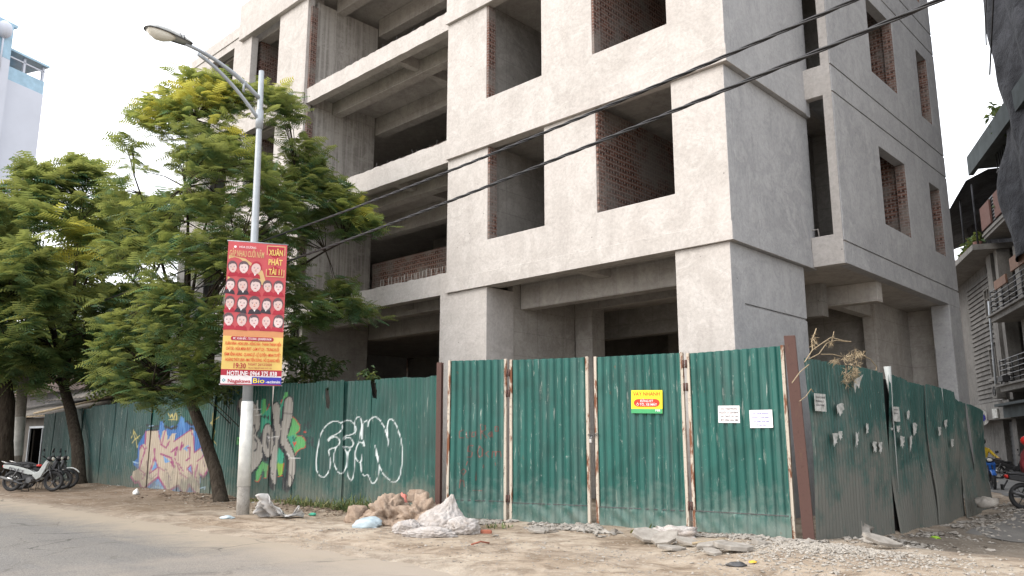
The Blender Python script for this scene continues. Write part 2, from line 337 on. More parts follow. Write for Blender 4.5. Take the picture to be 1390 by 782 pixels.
# road of worn asphalt, dusty towards the verge
t=NT('dusty_asphalt',.85,.25);x=t.xyz()
k=t.ramp(t.noise(.45,5,.6,.5),[(.3,(.145,.138,.13)),(.7,(.205,.195,.182))])
k=t.mix(t.ramp(t.noise(1,5,.6,.4,vec=t.map((.16,1.6,1))),[(.42,0.0),(.62,.75)]),k,(.20,.185,.165))
k=t.mix(t.ramp(t.noise(60,3),[(.42,0.0),(.62,.75)]),k,(.06,.059,.057))
k=t.mix(t.ramp(t.noise(95,2),[(.56,0.0),(.66,.8)]),k,(.34,.32,.29))
e=t.math('ADD',t.math('MULTIPLY',t.math('SUBTRACT',x[1],5.2),.6),t.math('MULTIPLY',t.math('SUBTRACT',t.noise(1.1,6,.7,.6),.5),1.3));k=t.mix(t.ramp(e,[(.1,0.0),(.85,1.0)]),k,(.30,.255,.20))
er=t.math('ADD',t.math('MULTIPLY',t.math('ADD',x[0],13),.11),t.math('MULTIPLY',t.math('SUBTRACT',t.noise(.8,6,.7,.6),.5),1.0));k=t.mix(t.ramp(er,[(.1,0.0),(.7,.85)]),k,(.32,.275,.23))
pt=t.noise(.9,6,.75,1.0);k=t.mix(t.ramp(pt,[(.60,0.0),(.68,.55)]),k,(.09,.08,.068))
cr=t.n('ShaderNodeTexVoronoi',feature='DISTANCE_TO_EDGE');dv=t.n('ShaderNodeMix',data_type='RGBA');dv.inputs[0].default_value=.12;t.l(t.map(.8),dv.inputs[6]);wn=t.n('ShaderNodeTexNoise');wn.inputs['Scale'].default_value=2;t.l(t.co,wn.inputs['Vector']);t.l(wn.outputs[1],dv.inputs[7]);t.l(dv.outputs[2],cr.inputs['Vector']);cr.inputs['Scale'].default_value=1
ck=t.math('MULTIPLY',t.ramp(cr.outputs[0],[(.004,.8),(.012,0.0)]),t.ramp(t.noise(.35,3),[(.5,0.0),(.6,1.0)]));k=t.mix(ck,k,(.05,.046,.042))
t.col(k);t.bump(t.math('ADD',t.noise(45,3),t.noise(5,5)),.5,.012);M['asphalt']=t.m
t=NT('alley_asphalt',.8,.3);k=t.ramp(t.noise(.6,5,.65,.5),[(.3,(.10,.098,.096)),(.7,(.19,.18,.165))]);k=t.mix(t.ramp(t.noise(50,3),[(.45,0.0),(.7,.5)]),k,(.07,.07,.07));t.col(k);t.bump(t.noise(30,3),.4,.01);M['alley']=t.m
mb=MB();rx=axis([(-300,-60,20),(-60,20,1),(20,300,20)]);ry=axis([(-9,7.6,.5)])
for a,b in zip(rx,rx[1:]):
    for c,d in zip(ry,ry[1:]): mb.poly([(a,c,-.055),(b,c,-.055),(b,d,-.055),(a,d,-.055)])
tag(mb.build('road',M['asphalt'],fix=False),kind='structure')
mb=MB()
ay=[17.5+.5*c for c in range(30)]+[33+c*1.5 for c in range(24)];ai=[]
mb.smooth=True
for y in ay:
    s0=-4.7-max(0,y-24)*.46+.15*nz(1,y,.8);s1=4+-max(0,y-24)*.23
    ai.append([mb.pt((s0+(s1-s0)*k/24,y,max(gh(s0+(s1-s0)*k/24,y),gh(s0+(s1-s0)*(k+.5)/24,y+.3))+.012)) for k in range(25)])
for a,b in zip(ai,ai[1:]):
    for k in range(24): mb.face((a[k],a[k+1],b[k+1],b[k]))
tag(mb.build('alley_road',M['alley'],fix=False),kind='structure')
# ---------------------------------------------------------------- the unfinished building
YG,Y2,Y3,Y4=14.05,13.99,13.92,13.85
XC={1:-7.47,2:-7.38,3:-7.28,4:-7.2};YF={1:YG,2:Y2,3:Y3,4:Y4};ZL={1:0,2:5.40,3:9.10,4:13.10,5:17.10};ZT=18.6
XB=-6.62;YB0,YB1=17.71,26.35;XL=-32.5
bld=thing('unfinished_building',(-16,14.05,0),'bare grey concrete shell of an unfinished multi-storey building with empty window openings','building')
P=M['plaster'];PS=M['plaster_shaded'];CN=M['concrete'];DC=M['darkcon']
A=(-10.67,-8.63);B=(-14.2,-12.25);sill={2:6.60,3:10.43,4:14.43}
def fo(x0,xs_,z0,z1): return (xs_[0]-x0,xs_[1]-x0,z0,z1)
X0=-15.75
for k in (2,3,4):
    w_=wall('facade_wall',P,bld,(X0,YF[k]),(XC[k],YF[k]),ZL[k],ZL[k+1]-.004,.28,[fo(X0,A,sill[k],99),fo(X0,B,sill[k],99)])
    # ledge: thin proud strip at the foot of each storey, round the corner
    mb=MB();mb.box(X0-.02,XC[k]+.028,YF[k]-.028,YF[k]-.002,ZL[k]-.003,ZL[k]+.37)
    mb.box(XC[k]+.002,XC[k]+.028,YF[k],YB0-.01,ZL[k]-.003,ZL[k]+.37);mb.build('ledge',P,bld,bevel=.006)
    wall('side_wall',PS,bld,(XC[k],YF[k]+.283),(XC[k],YB0+.25),ZL[k],ZL[k+1]-.004,.25,[])
wall('roof_parapet',P,bld,(-28.07,Y4-.06),(XC[4]+.06,Y4-.06),17.10,ZT,.3,[])
wall('roof_parapet',P,bld,(XL-.05,YG-.09),(-28.075,YG-.09),17.10,17.80,.3,[])
wall('roof_parapet',P,bld,(XL+.2,YG+.02),(-28.09,YG+.02),17.80,18.07,.2,[])
mb=MB();mb.box(XL-.07,-28.08,YG-.13,YG-.093,17.42,17.80);mb.build('ledge',P,bld,bevel=.006)
# ground storey
box('column',P,bld,-16.05,-14.27,YG,YG+1.0,-.3,5.397)
cm=MB();cm.box(-8.72,XC[1],YG,YG+.5,-.3,5.397);cm.build('corner_column',P,bld,bevel=.012)
wall('side_wall',PS,bld,(XC[1]-.004,YG+.502),(XC[1]-.004,17.43),-.3,4.17,.5,[])
wall('side_wall',PS,bld,(XC[1]-.004,YG+.502),(XC[1]-.004,17.43),4.215,5.397,.5,[])
wall('side_wall',PS,bld,(XC[1]-.035,YG+.51),(XC[1]-.035,17.42),4.172,4.213,.4,[])
# left wide bays: edge beams, columns, side concrete walls
for k in (2,3,4):
    z=ZL[k];t_={2:5.98,3:9.75,4:13.66}[k]
    mb=MB();n=60;x0,x1=-23.3,-15.752;pr=[]
    for i in range(n+1):
        xx=x0+(x1-x0)*i/n;tt=t_+.035*nz(xx*2.1,k,2.2);bb=z+.012*nz(xx,k+5,2.0);pr.append([mb.pt((xx,YG+.01+.006*nz(xx,k,3),bb)),mb.pt((xx,YG+.01+.006*nz(xx,k+2,3),tt)),mb.pt((xx,YG+.3,tt-.02)),mb.pt((xx,YG+.3,bb))])
    for a,b in zip(pr,pr[1:]):
        for q in range(4): mb.face((a[q],b[q],b[(q+1)%4],a[(q+1)%4]))
    mb.face(pr[0]);mb.face(pr[-1][::-1]);mb.build('edge_beam',P,bld)
bxL={1:(-25.25,-23.45)}
for k in (1,2,3,4):
    z0=ZL[k] if k>1 else -.3
    if k==1:
        box('column',P,bld,-25.25,-23.55,YG,YG+.5,-.3,5.397);box('column',P,bld,-32.5,-30.6,YG,YG+.5,-.3,5.397);box('column',P,bld,-28.75,-27.25,YG,YG+.5,-.3,5.397)
    else:
        xl=XL;w_=wall('facade_wall',P,bld,(xl,YG+.02-.03*k),(-23.3,YG+.02-.03*k),ZL[k],ZL[k+1]-.004,.28,[fo(xl,(-27.3,-25.2),sill[k],99),fo(xl,(-30.6,-28.7),sill[k],99)])
        mb=MB();mb.box(xl-.03,-23.27,YG-.01-.03*k,YG+.018-.03*k,ZL[k]-.003,ZL[k]+.36);mb.build('ledge',P,bld,bevel=.006)
        # brick lining seen at the jamb
        box('brick_jamb',M['brick_y'],bld,-23.295,-23.2,YG+.02,YG+.26,ZL[k]+.4,ZL[k+1]-.3,0)
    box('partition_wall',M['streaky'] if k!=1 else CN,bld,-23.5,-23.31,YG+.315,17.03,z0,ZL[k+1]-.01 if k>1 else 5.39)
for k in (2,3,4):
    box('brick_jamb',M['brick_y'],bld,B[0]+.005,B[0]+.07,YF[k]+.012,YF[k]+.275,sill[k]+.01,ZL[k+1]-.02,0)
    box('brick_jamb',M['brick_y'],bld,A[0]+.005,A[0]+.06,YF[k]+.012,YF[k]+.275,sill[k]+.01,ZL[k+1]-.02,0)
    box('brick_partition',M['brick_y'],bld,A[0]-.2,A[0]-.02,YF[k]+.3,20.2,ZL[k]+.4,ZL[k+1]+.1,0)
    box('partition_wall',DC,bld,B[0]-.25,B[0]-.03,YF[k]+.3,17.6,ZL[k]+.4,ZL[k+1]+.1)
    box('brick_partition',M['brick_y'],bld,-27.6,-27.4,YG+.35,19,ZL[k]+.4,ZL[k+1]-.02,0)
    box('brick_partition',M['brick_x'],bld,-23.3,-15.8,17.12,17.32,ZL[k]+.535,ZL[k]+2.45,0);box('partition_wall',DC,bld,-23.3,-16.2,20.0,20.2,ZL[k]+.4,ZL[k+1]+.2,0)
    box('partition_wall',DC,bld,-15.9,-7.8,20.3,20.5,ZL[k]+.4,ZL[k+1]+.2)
# slabs and beams
for k in (2,3,4,5):
    z=ZL[k];xr=XC[min(k,4)]-.26
    if k==5: box('roof_slab',CN,bld,XL,xr,YG+.33,YB1,17.5,17.7)
    else: box('floor_slab',CN,bld,XL,xr,YG+.305,YB1,z+.36,z+.53)
    zb=z-.12
    box('beam',CN,bld,-23.3,-15.76,15.15,15.5,zb,z+.357 if k<5 else 17.49)
    box('beam',CN,bld,-23.3,-15.76,17.05,17.45,zb-.2,z+.355 if k<5 else 17.49)
    box('beam',CN,bld,-23.305,-15.76,22.5,22.8,zb-.2,z+.355 if k<5 else 17.49)
    for xb in (-18.6,): 
        box('beam',CN,bld,xb-.12,xb+.12,YG+.31,15.148,z+.02,z+.353 if k<5 else 17.49);box('beam',CN,bld,xb-.12,xb+.12,15.502,17.048,z+.02,z+.353 if k<5 else 17.49)
    box('beam',CN,bld,-15.75,-15.45,YG+.31,22.4,zb,z+.351 if k<5 else 17.49)
    box('beam',CN,bld,-14.1,-8.7,17.6,17.95,zb-.1,z+.354 if k<5 else 17.49)
    box('beam',CN,bld,-11.6,-11.3,YG+.31,17.598,z+.0,z+.352 if k<5 else 17.49)
    box('beam',CN,bld,-32.2,-23.6,YG+.31,YG+.75,z-.02,z+.35 if k<5 else 17.49)
box('beam',CN,bld,-14.25,-8.73,15.3,15.65,4.95,5.75);box('beam',CN,bld,-14.25,-8.73,14.33,14.5,5.41,5.75)
wall('partition_wall',CN,bld,(-14.3,15.06),(-14.3,17.6),-.3,5.75,.2,[])
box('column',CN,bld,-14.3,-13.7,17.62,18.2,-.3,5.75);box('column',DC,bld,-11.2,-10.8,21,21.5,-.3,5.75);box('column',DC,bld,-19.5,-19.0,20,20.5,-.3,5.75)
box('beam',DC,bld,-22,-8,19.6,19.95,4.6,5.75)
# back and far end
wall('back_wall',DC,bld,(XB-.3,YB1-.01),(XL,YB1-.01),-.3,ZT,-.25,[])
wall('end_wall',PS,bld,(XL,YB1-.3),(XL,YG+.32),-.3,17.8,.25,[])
# projecting side bay
G3=.045
gro=[5.93,9.50,10.18,13.55,14.25]
wz=[(6.87,8.93),(10.97,13.1),(15.0,17.05)]
ops=[]
for a,b in wz: ops+=[(20.5-YB0,22.45-YB0,a,b),(24.5-YB0,25.5-YB0,a,b)]
wall('bay_wall',PS,bld,(XB-.03,YB0+.224),(XB-.03,YB1),5.425,ZT,.22,[(o[0]-.224,o[1]-.224,o[2],o[3]) for o in ops],bevel=0)
zs=[5.425]+gro+[ZT]
for i in range(len(zs)-1):
    a=zs[i]+(G3/2 if i else 0);b=zs[i+1]-(G3/2 if i<len(zs)-2 else 0)
    wall('bay_wall_render',PS,bld,(XB,YB0-.002),(XB,YB1),a,b,.029,[(o[0],o[1],o[2],o[3]) for o in ops if o[3]>a and o[2]<b],bevel=.006)
xl=XC[2]+.005
wall('bay_front_wall',P,bld,(xl,YB0),(XB-.032,YB0),5.425,ZT,.22,[(0,-6.86-xl,6.12,9.47),(0,-6.86-xl,10.22,13.4),(0,-6.86-xl,14.2,17.3)],bevel=.012)
for a,b in wz:
    box('brick_jamb',M['brick_x'],bld,XB-.24,XB-.01,25.43,25.5,a+.01,b-.01,0)
    box('brick_partition',M['brick_x'],bld,XB-1.8,XB-.26,22.5,22.7,a-.8,b+.4,0);box('brick_partition',M['brick_x'],bld,XB-1.8,XB-.26,25.6,25.8,a-.8,b+.4,0)
    box('brick_jamb',M['brick_x'],bld,XB-.24,XB-.01,22.38,22.45,a+.01,b-.01,0)
for k in (2,3,4):
    box('partition_wall',DC,bld,-8.3,-8.15,YB0+.23,20.28,ZL[k]+.535,ZL[k+1]+.35,0);box('partition_wall',DC,bld,-8.145,XB-.26,20.1,20.25,ZL[k]+.535,ZL[k+1]+.35,0)  # added partitions that block room light, so the bay slots stay dark
box('bay_soffit',CN,bld,-16,XB-.255,YB0+.225,YB1-.28,5.43,5.6)
box('beam',CN,bld,-15.9,-6.9,20.3,20.65,4.93,5.427);box('beam',CN,bld,-8.4,-8.1,20.66,23.2,5.0,5.427)
box('rear_wall',CN,bld,-8.35,-8.0,23.2,26.3,-.3,5.427);box('rear_wall',CN,bld,-7.998,-7.12,25.95,26.2,-.3,5.427)
box('column',PS,bld,-7.118,XB-.002,25.25,26.35,-.3,5.422)
box('partition_wall',DC,bld,-15,-8.4,23.5,23.7,-.3,5.42)
# rebar loops left standing out of the slab edges
rm=M['metal_dark']
lp=None
for i,(u,v) in enumerate([(518,384),(529,384),(538,381),(546,381),(551,378),(560,377),(567,374),(575,373),(581,371),(588,369),(595,368),(602,366)]):
    p=ony(u,v+2,YG+.15);h=.26+.06*rng.random();wd=.07
    mb=MB();mb.tube([(p[0]-wd,p[1],5.93),(p[0]-wd*.7+rng.normal()*.02,p[1],5.93+h),(p[0]+wd*.6,p[1]+.02,5.93+h+.01),(p[0]+wd,p[1]+.03,5.93)],.009,5);mb.build('rebar_loop',M['conpole'],bld)
for i in range(46):
    xx=-22.8+rng.random()*6.9;h=.08+.2*rng.random();k=rng.integers(2)
    mb=MB();z=(9.72,13.63)[k];mb.tube([(xx,YG+.16,z),(xx+rng.normal()*.05,YG+.15,z+h)],.006,4);mb.build('rebar_stub',M['metal_dark'],bld)
mb=MB();p=ony(1104,321,YB0+.1);mb.tube([(p[0]-.14,p[1],6.1),(p[0]-.12,p[1],6.32),(p[0]+.12,p[1],6.32),(p[0]+.14,p[1],6.1)],.014,6);mb.build('rebar_loop',M['conpole'],bld)
box('formwork_block',CN,bld,-23.72,-23.3,YG-.16,YG-.045,13.15,13.5)
mb=MB();mb.tube([(-32.1,YG+.4,17.9),(-32.0,YG+.4,20.3)],[.02,.008],6);tag(mb.build('roof_antenna',M['galv'],base=(-32.1,YG+.4,17.9)),'thin bare metal mast standing on the far roof corner of the concrete shell','mast')
for o in bld.children:   # faces turned to the alley take the greyer colour that stands in for shade
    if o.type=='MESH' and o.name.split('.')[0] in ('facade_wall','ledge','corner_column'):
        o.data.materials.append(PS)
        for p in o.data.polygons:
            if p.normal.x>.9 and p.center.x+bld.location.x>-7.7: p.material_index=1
# ---------------------------------------------------------------- corrugated fences
def seg_dist(u,v,pts):
    d=np.full(u.shape,1e9)
    for (x0,y0),(x1,y1) in zip(pts,pts[1:]):
        dx,dy=x1-x0,y1-y0;L=dx*dx+dy*dy+1e-9;t=np.clip(((u-x0)*dx+(v-y0)*dy)/L,0,1)
        d=np.minimum(d,np.hypot(u-x0-t*dx,v-y0-t*dy))
    return d
def inside(u,v,pts):
    c=np.zeros(u.shape,bool);n=len(pts)
    for i in range(n):
        x0,y0=pts[i];x1,y1=pts[(i+1)%n]
        if y0==y1: continue
        m=((y0>v)!=(y1>v))&(u<(x1-x0)*(v-y0)/(y1-y0)+x0);c^=m
    return c
LAY=[]   # ('p'|'s', pts, colour, width, alpha)
def T(ox,oy,k,pts): return [(ox+x/k,oy+y/k) for x,y in pts]
def smooth(pts,it=2,closed=False):
    for _ in range(it):
        q=[] if closed else [pts[0]]
        n=len(pts)
        for i in range(n if closed else n-1):
            a,b=pts[i],pts[(i+1)%n];q+=[(a[0]*.75+b[0]*.25,a[1]*.75+b[1]*.25),(a[0]*.25+b[0]*.75,a[1]*.25+b[1]*.75)]
        if not closed: q.append(pts[-1])
        pts=q
    return pts
def g1(*p): return T(170,550,5.585,p)
BL=(.03,.12,.33);BK=(.012,.014,.02);BE=(.38,.32,.25);MG=(.24,.035,.13);YE=(.5,.42,.14);WH=(.72,.72,.72);GY=(.35,.33,.30);GR=(.10,.38,.12);TE=(.03,.32,.2);RD=(.55,.06,.04)  # blue, beige and grey paints darkened to carry the shade on the fence
def P1(pts,c,a=1): LAY.append(('p',pts,c,0,a))
def S1(pts,c,w_,a=1): LAY.append(('s',pts,c,w_,a))
P1(g1((95,300),(130,240),(160,185),(255,185),(262,120),(290,125),(300,185),(365,150),(380,190),(425,80),(450,130),(540,145),(575,190),(605,330),(600,410),(560,640),(480,700),(430,700),(340,690),(300,655),(255,640),(190,650),(165,620),(90,480),(60,450),(65,430),(95,400)),BL)
for p in (((165,150),(210,165),(250,160)),((165,200),(240,185)),((300,160),(350,180),(390,160)),((470,125),(500,150),(555,140)),((500,175),(560,195)),((110,600),(150,650)),((560,540),(590,560),(620,520)),((560,600),(560,690))): S1(g1(*p),BK,3.2)
for xx in (270,290,420,432,445,520,560,590): S1(g1((xx,90+abs(xx-430)*.4),(xx+rng.normal()*4,260)),(.1,.27,.55),1.0,.8)
P1(g1((155,200),(175,195),(250,195),(262,290),(285,195),(312,190),(322,265),(358,212),(382,215),(372,272),(495,185),(517,192),(522,358),(570,322),(592,378),(610,400),(632,475),(590,545),(565,520),(562,700),(485,600),(465,690),(400,610),(330,655),(310,655),(250,540),(130,640),(100,580),(50,562),(45,540),(62,500),(100,480),(108,310),(150,290)),BE)
for p in (((200,505),(228,410),(248,465)),((290,385),(345,430),(300,440)),((470,490),(498,455),(508,520)),((185,650),(250,560),(300,650),(250,640)),((440,330),(480,300),(470,350)),((350,690),(400,640),(440,695))): P1(g1(*p),(.12,.26,.48))
for p,w_ in ((((45,545),(75,592),(100,578),(130,640),(180,600),(250,545),(318,655),(400,610),(452,690)),2.6),(((452,690),(485,600),(548,695)),2.4),(((562,520),(595,545),(632,478)),2.2),(((108,480),(150,340),(125,300),(108,340)),1.6),(((182,520),(222,395),(248,470),(182,520)),1.5),(((222,330),(225,400)),1.8),(((270,370),(350,400),(370,470),(345,430)),2.4),(((270,298),(310,325),(335,275)),2.0),(((350,355),(395,318),(380,380)),2.4),(((370,275),(495,188),(520,240),(522,358)),1.5),(((430,280),(418,340),(440,300)),2.2),(((470,325),(490,320),(490,400),(462,420)),2.0),(((470,480),(500,452),(510,525),(470,485)),1.6),(((402,440),(440,500)),1.4),(((525,360),(572,325)),1.5),(((545,425),(580,400),(590,380)),1.3),(((155,200),(150,290),(160,330)),1.3),(((250,200),(275,300)),1.2),(((280,300),(300,200),(310,190)),1.2),(((100,480),(150,520),(130,560)),1.1),(((375,400),(420,520),(480,560)),1.1),(((545,450),(530,540),(560,600)),1.1),(((250,540),(255,470),(300,500)),1.1)): S1(g1(*p),MG,w_)
for p in (((165,420),(170,560)),((205,300),(190,430)),((300,470),(350,570)),((430,560),(430,600)),((120,520),(200,560),(240,520)),((590,400),(600,470)),((330,530),(330,620)),((400,330),(400,420))): S1(g1(*p),(.1,.05,.09),.8,.8)
for p in (((325,60),(340,95),(350,70),(350,120)),((355,60),(365,110),(380,60)),((385,50),(392,115),(400,60)),((330,110),(395,110)),((60,180),(75,260),(110,230)),((50,290),(80,250),(90,320)),((45,250),(70,200),(100,260)),((665,60),(660,150),(650,130),(710,90)),((660,150),(680,200),(665,260),(690,300)),((640,140),(680,140))): S1(g1(*p),YE,1.1,.85)
for p in (((180,160),(210,155)),((60,430),(95,440)),((225,620),(290,630)),((170,640),(210,625)),((570,630),(605,620),(600,640))): S1(g1(*p),(.3,.45,.6),1.4)
def g2(*p): return T(315,525,5.045,p)
P1(g2((200,95),(215,78),(232,95),(238,160),(270,130),(340,100),(360,40),(382,35),(385,80),(360,200),(200,320),(190,240)),TE);P1(g2((205,90),(230,80),(236,160),(200,200)),GR);P1(g2((345,90),(360,38),(384,36),(384,70)),GR)
P1(smooth(g2((410,205),(435,225),(465,265),(462,300),(440,320),(450,338),(485,340),(505,380),(500,415),(465,425),(440,450),(425,500),(365,400),(370,330),(400,270)),1,True),GR)
P1(g2((380,340),(430,330),(440,400),(410,430)),TE);P1(g2((300,440),(330,400),(362,450),(352,530),(345,600),(318,612),(305,540)),TE);P1(g2((305,520),(350,525),(340,612),(318,612)),(.2,.4,.05))
P1(g2((205,510),(250,530),(243,622),(222,622),(215,560),(195,610),(178,655),(155,640),(165,580)),GR);P1(g2((60,250),(80,240),(80,300),(60,300)),GR);P1(g2((30,345),(70,340),(70,395),(32,395)),GR);P1(g2((45,440),(70,430),(70,520),(45,510)),GR)
for p in (((410,200),(435,222),(467,268),(462,300),(440,320)),((445,338),(487,338),(508,380),(500,418),(465,428),(440,450),(428,500)),((355,525),(345,610),(315,615)),((245,540),(240,625),(218,625)),((200,610),(180,655),(155,645)),((330,130),(345,88)),((238,160),(255,120))): S1(g2(*p),RD,1.1)
LB=[smooth(g2((42,115),(58,80),(90,74),(150,110),(182,165),(190,200),(190,282),(155,325),(192,368),(208,420),(205,512),(120,600),(52,662),(50,570),(75,520),(85,190),(60,172)),1,True),
 smooth([(315+(245+38*math.cos(a))/5.045,525+(370+115*math.sin(a))/5.045) for a in np.linspace(0,2*math.pi,20)[:-1]],1,True),
 smooth(g2((273,130),(300,108),(320,115),(327,150),(322,230),(338,300),(305,420),(300,655),(288,672),(262,610),(262,520),(275,440),(300,360),(288,250)),1,True),
 smooth(g2((358,92),(390,68),(416,80),(412,200),(378,330),(368,350),(420,440),(432,520),(428,600),(402,690),(375,668),(395,500),(352,402),(335,400),(332,310),(352,200)),1,True)]
for q in LB: P1([(x-3,y+5.5) for x,y in q],BK)
P1(g2((270,640),(300,680),(285,715),(255,690),(245,600)),BK);P1(g2((375,660),(400,700),(375,730),(345,700),(350,600)),BK)
for q in LB: S1(q+[q[0]],BK,3.4)
for q in LB: P1(q,GY)
for p,w_ in ((((150,262),(160,300),(152,322)),2),(((152,348),(172,385),(168,425),(155,440)),2),(((245,320),(238,370),(246,420),(252,370),(245,320)),1.8),(((350,182),(410,184)),1.2),(((270,590),(285,610)),1),(((395,600),(420,640)),1),(((205,200),(225,215),(225,195),(250,225),(250,200)),1.3),(((415,340),(425,370),(435,350)),1.2),(((40,360),(50,385),(60,365)),1.2)): S1(g2(*p),BK,w_)
for p in (((175,95),(175,150),(160,195),(200,190)),((250,350),(320,340)),((245,340),(260,370)),((380,460),(400,490),(465,490)),((150,155),(195,155))): S1(g2(*p),WH,1.3,.8)
P1(g2((415,380),(438,378),(428,410)),RD);P1(g2((485,298),(505,300),(508,318),(486,318)),RD)
for p in (((495,250),(495,290)),((495,250),(510,270),(520,240),(522,290)),((540,235),(528,255),(542,265),(530,285)),((500,390),(560,380)),((505,345),(505,400)),((505,345),(525,355),(508,372),(530,400)),((535,345),(555,355),(538,375),(555,395)),((560,340),(545,400),(575,420))): S1(g2(*p),(.02,.02,.03),1.2,.9)
def g3(*p): return smooth(T(415,550,6.517,p),2)
for p in (((95,575),(92,480),(110,350),(140,230),(200,160),(265,135),(320,160),(328,205),(290,250),(200,288),(200,325),(212,298),(250,280),(292,290),(305,330),(280,370),(207,390),(200,410),(215,460),(222,520),(200,600),(160,645),(120,625),(95,575)),
 ((325,150),(380,125),(430,165),(452,210),(430,255),(335,275),(330,312),(368,280),(410,300),(425,345),(400,382),(318,358),(352,395),(367,440),(362,540),(325,615),(280,592),(250,520),(245,450),(265,382)),
 ((400,380),(375,420),(368,500),(365,610),(400,680),(425,625),(430,530)),((435,260),(433,130),(465,98),(490,115),(495,160),(490,230),(470,320)),
 ((495,260),(515,330),(522,370),(490,323),(465,332),(440,400),(435,455),(465,508),(492,500),(500,430)),((430,430),(432,540)),((496,300),(500,160),(545,133)),
 ((485,510),(490,590),(520,632),(550,605),(590,717),(640,640),(652,560),(640,470),(610,328),(620,420),(650,540),(690,620),(740,660),(775,692),(822,660),(845,580),(857,450),(850,320),(820,230),(790,150),(750,116),(728,140),(718,220),(735,375)),
 ((550,190),(560,130),(610,100),(650,120),(700,200),(720,280))): S1(g3(*p),(.62,.68,.68),1.55,1)
def g4(*p): return T(400,480,3.006,p)
RW=(.22,.04,.03)
for p in (((688,312),(672,318),(672,342),(692,345)),((700,320),(702,342),(712,342),(714,318)),((738,322),(724,322),(722,340),(738,336),(738,318),(742,344)),((760,348),(758,290),(778,292),(778,312),(760,318),(785,346)),((800,318),(790,330),(800,342),(805,318),(808,342)),((818,296),(832,300),(830,318),(818,316),(818,296)),((728,375),(708,378),(706,398),(725,402),(722,420),(702,424)),((755,378),(745,400),(752,424),(765,418),(766,390),(755,378)),((792,398),(778,408),(792,422)),((805,424),(808,398),(818,402),(820,420),(822,400),(840,400),(842,422)),((690,470),(678,480),(688,495),(700,480),(690,470)),((705,440),(700,455)),((738,470),(740,515)),((672,548),(676,515),(690,520),(692,545)),((770,455),(772,465)),((818,445),(820,455)),((725,560),(765,560))): S1(g4(*p),RW,1.1,.85)
# pale bare patches low on the sheets
def paint(u,v):
    col=np.zeros(u.shape+(4,))
    for kind,pts,c,w_,a in LAY:
        xs_=[p[0] for p in pts];ys_=[p[1] for p in pts];pad=w_+1.5
        m=(u>min(xs_)-pad)&(u<max(xs_)+pad)&(v>min(ys_)-pad)&(v<max(ys_)+pad)
        if not m.any(): continue
        uu,vv=u[m],v[m]
        k=(inside(uu,vv,pts).astype(float) if kind=='p' else np.clip((w_*.5+.35-seg_dist(uu,vv,pts))/.7,0,1))*a
        o=col[m];k=k[:,None];al=o[:,3:]+(1-o[:,3:])*k;al=np.maximum(al,1e-6)
        rgb=(o[:,:3]*o[:,3:]*(1-k)+np.array(c)*k)/al;col[m]=np.concatenate([rgb,np.where(al<2e-6,0,al)],1)
    return col
def sheet(name,mat,parent,b0,b1,t0,t1,pitch=.15,depth=.024,dx=.03,dz=.03,painted=False,crumple=0.,seed=0,notch=None,wave=0.,base=None,ragged=.0):
    """corrugated sheet between bottom corners b0,b1 and top corners t0,t1 (3D)"""
    b0,b1,t0,t1=[np.array(q,float) for q in (b0,b1,t0,t1)]
    L=np.linalg.norm((b1-b0)[:2]);Hh=t0[2]-b0[2];nxx=max(4,int(round(L/dx)));nzz=max(4,int(round(Hh/dz)))
    a=np.linspace(0,1,nxx+1)[None,:,None];z=np.linspace(0,1,nzz+1)[:,None,None]
    Pt=(b0*(1-a)+b1*a)*(1-z)+(t0*(1-a)+t1*a)*z
    d=(b1-b0)[:2]/L;nrm=np.array([d[1],-d[0],0]) # faces the street
    s=(a*L)[...,0];ph=(s/pitch)%1.0
    pr=np.clip((np.abs(ph-.5)-.26)/.08,0,1)  # trapezoid ribs
    off=-(pr-.5)*depth*np.ones_like(z[...,0])
    zz=Pt[...,2]
    rr=np.random.default_rng(seed);ph1,ph2=rr.random(2)*6
    off=off+wave*np.sin(zz*1.7+ph1)*np.sin(s*2.1+ph2)+.006*np.sin(s*3.3+zz*2.3+ph2)
    if crumple:
        nse=np.zeros(off.shape)
        for q in range(5): nse+=np.sin(s*rr.uniform(6,26)+zz*rr.uniform(4,22)+rr.random()*6)*rr.uniform(.4,1)
        low=np.clip((.36-(zz-b0[2]))/.06,0,1);off=off*(1-.65*low)+low*(nse*crumple+.018)
    Pt=Pt+nrm[None,None,:]*off[...,None]
    if ragged:
        jag=np.cumsum(rr.normal(0,.35,nxx+1));jag-=np.linspace(jag[0],jag[-1],nxx+1);Pt[-1,:,2]+=np.clip(jag,-2,1)*ragged
    v=Pt.reshape(-1,3);idx=np.arange((nxx+1)*(nzz+1)).reshape(nzz+1,nxx+1)
    fc=np.stack([idx[:-1,:-1],idx[:-1,1:],idx[1:,1:],idx[1:,:-1]],-1).reshape(-1,4)
    if notch is not None:
        cu=v[fc].mean(1);keep=~notch(cu);fc=fc[keep]
    me=bpy.data.meshes.new(name);me.from_pydata(v.tolist(),[],fc.tolist());me.materials.append(mat);me.polygons.foreach_set('use_smooth',[True]*len(fc))
    ca=me.color_attributes.new('paint','FLOAT_COLOR','POINT')
    if painted:
        pu,pv=proj(v);c=paint(pu,pv);ca.data.foreach_set('color',c.astype(np.float32).ravel())
    else: ca.data.foreach_set('color',np.zeros(len(v)*4,np.float32))
    return link(name,me,parent,base)
def topz(x):
    pts=[(-37.5,2.67),(-32.27,2.79),(-28.22,2.92),(-22,3.06),(-18,2.97),(-14.84,2.9),(-12.5,2.84)]
    for (a,b),(c,d) in zip(pts,pts[1:]):
        if x<=c: return b+(d-b)*(x-a)/(c-a)
    return 2.84
fl=thing('corrugated_fence',(-25,11.0,0),'long green corrugated metal fence covered in graffiti behind the street trees','fence')
xsx=[-37.5]
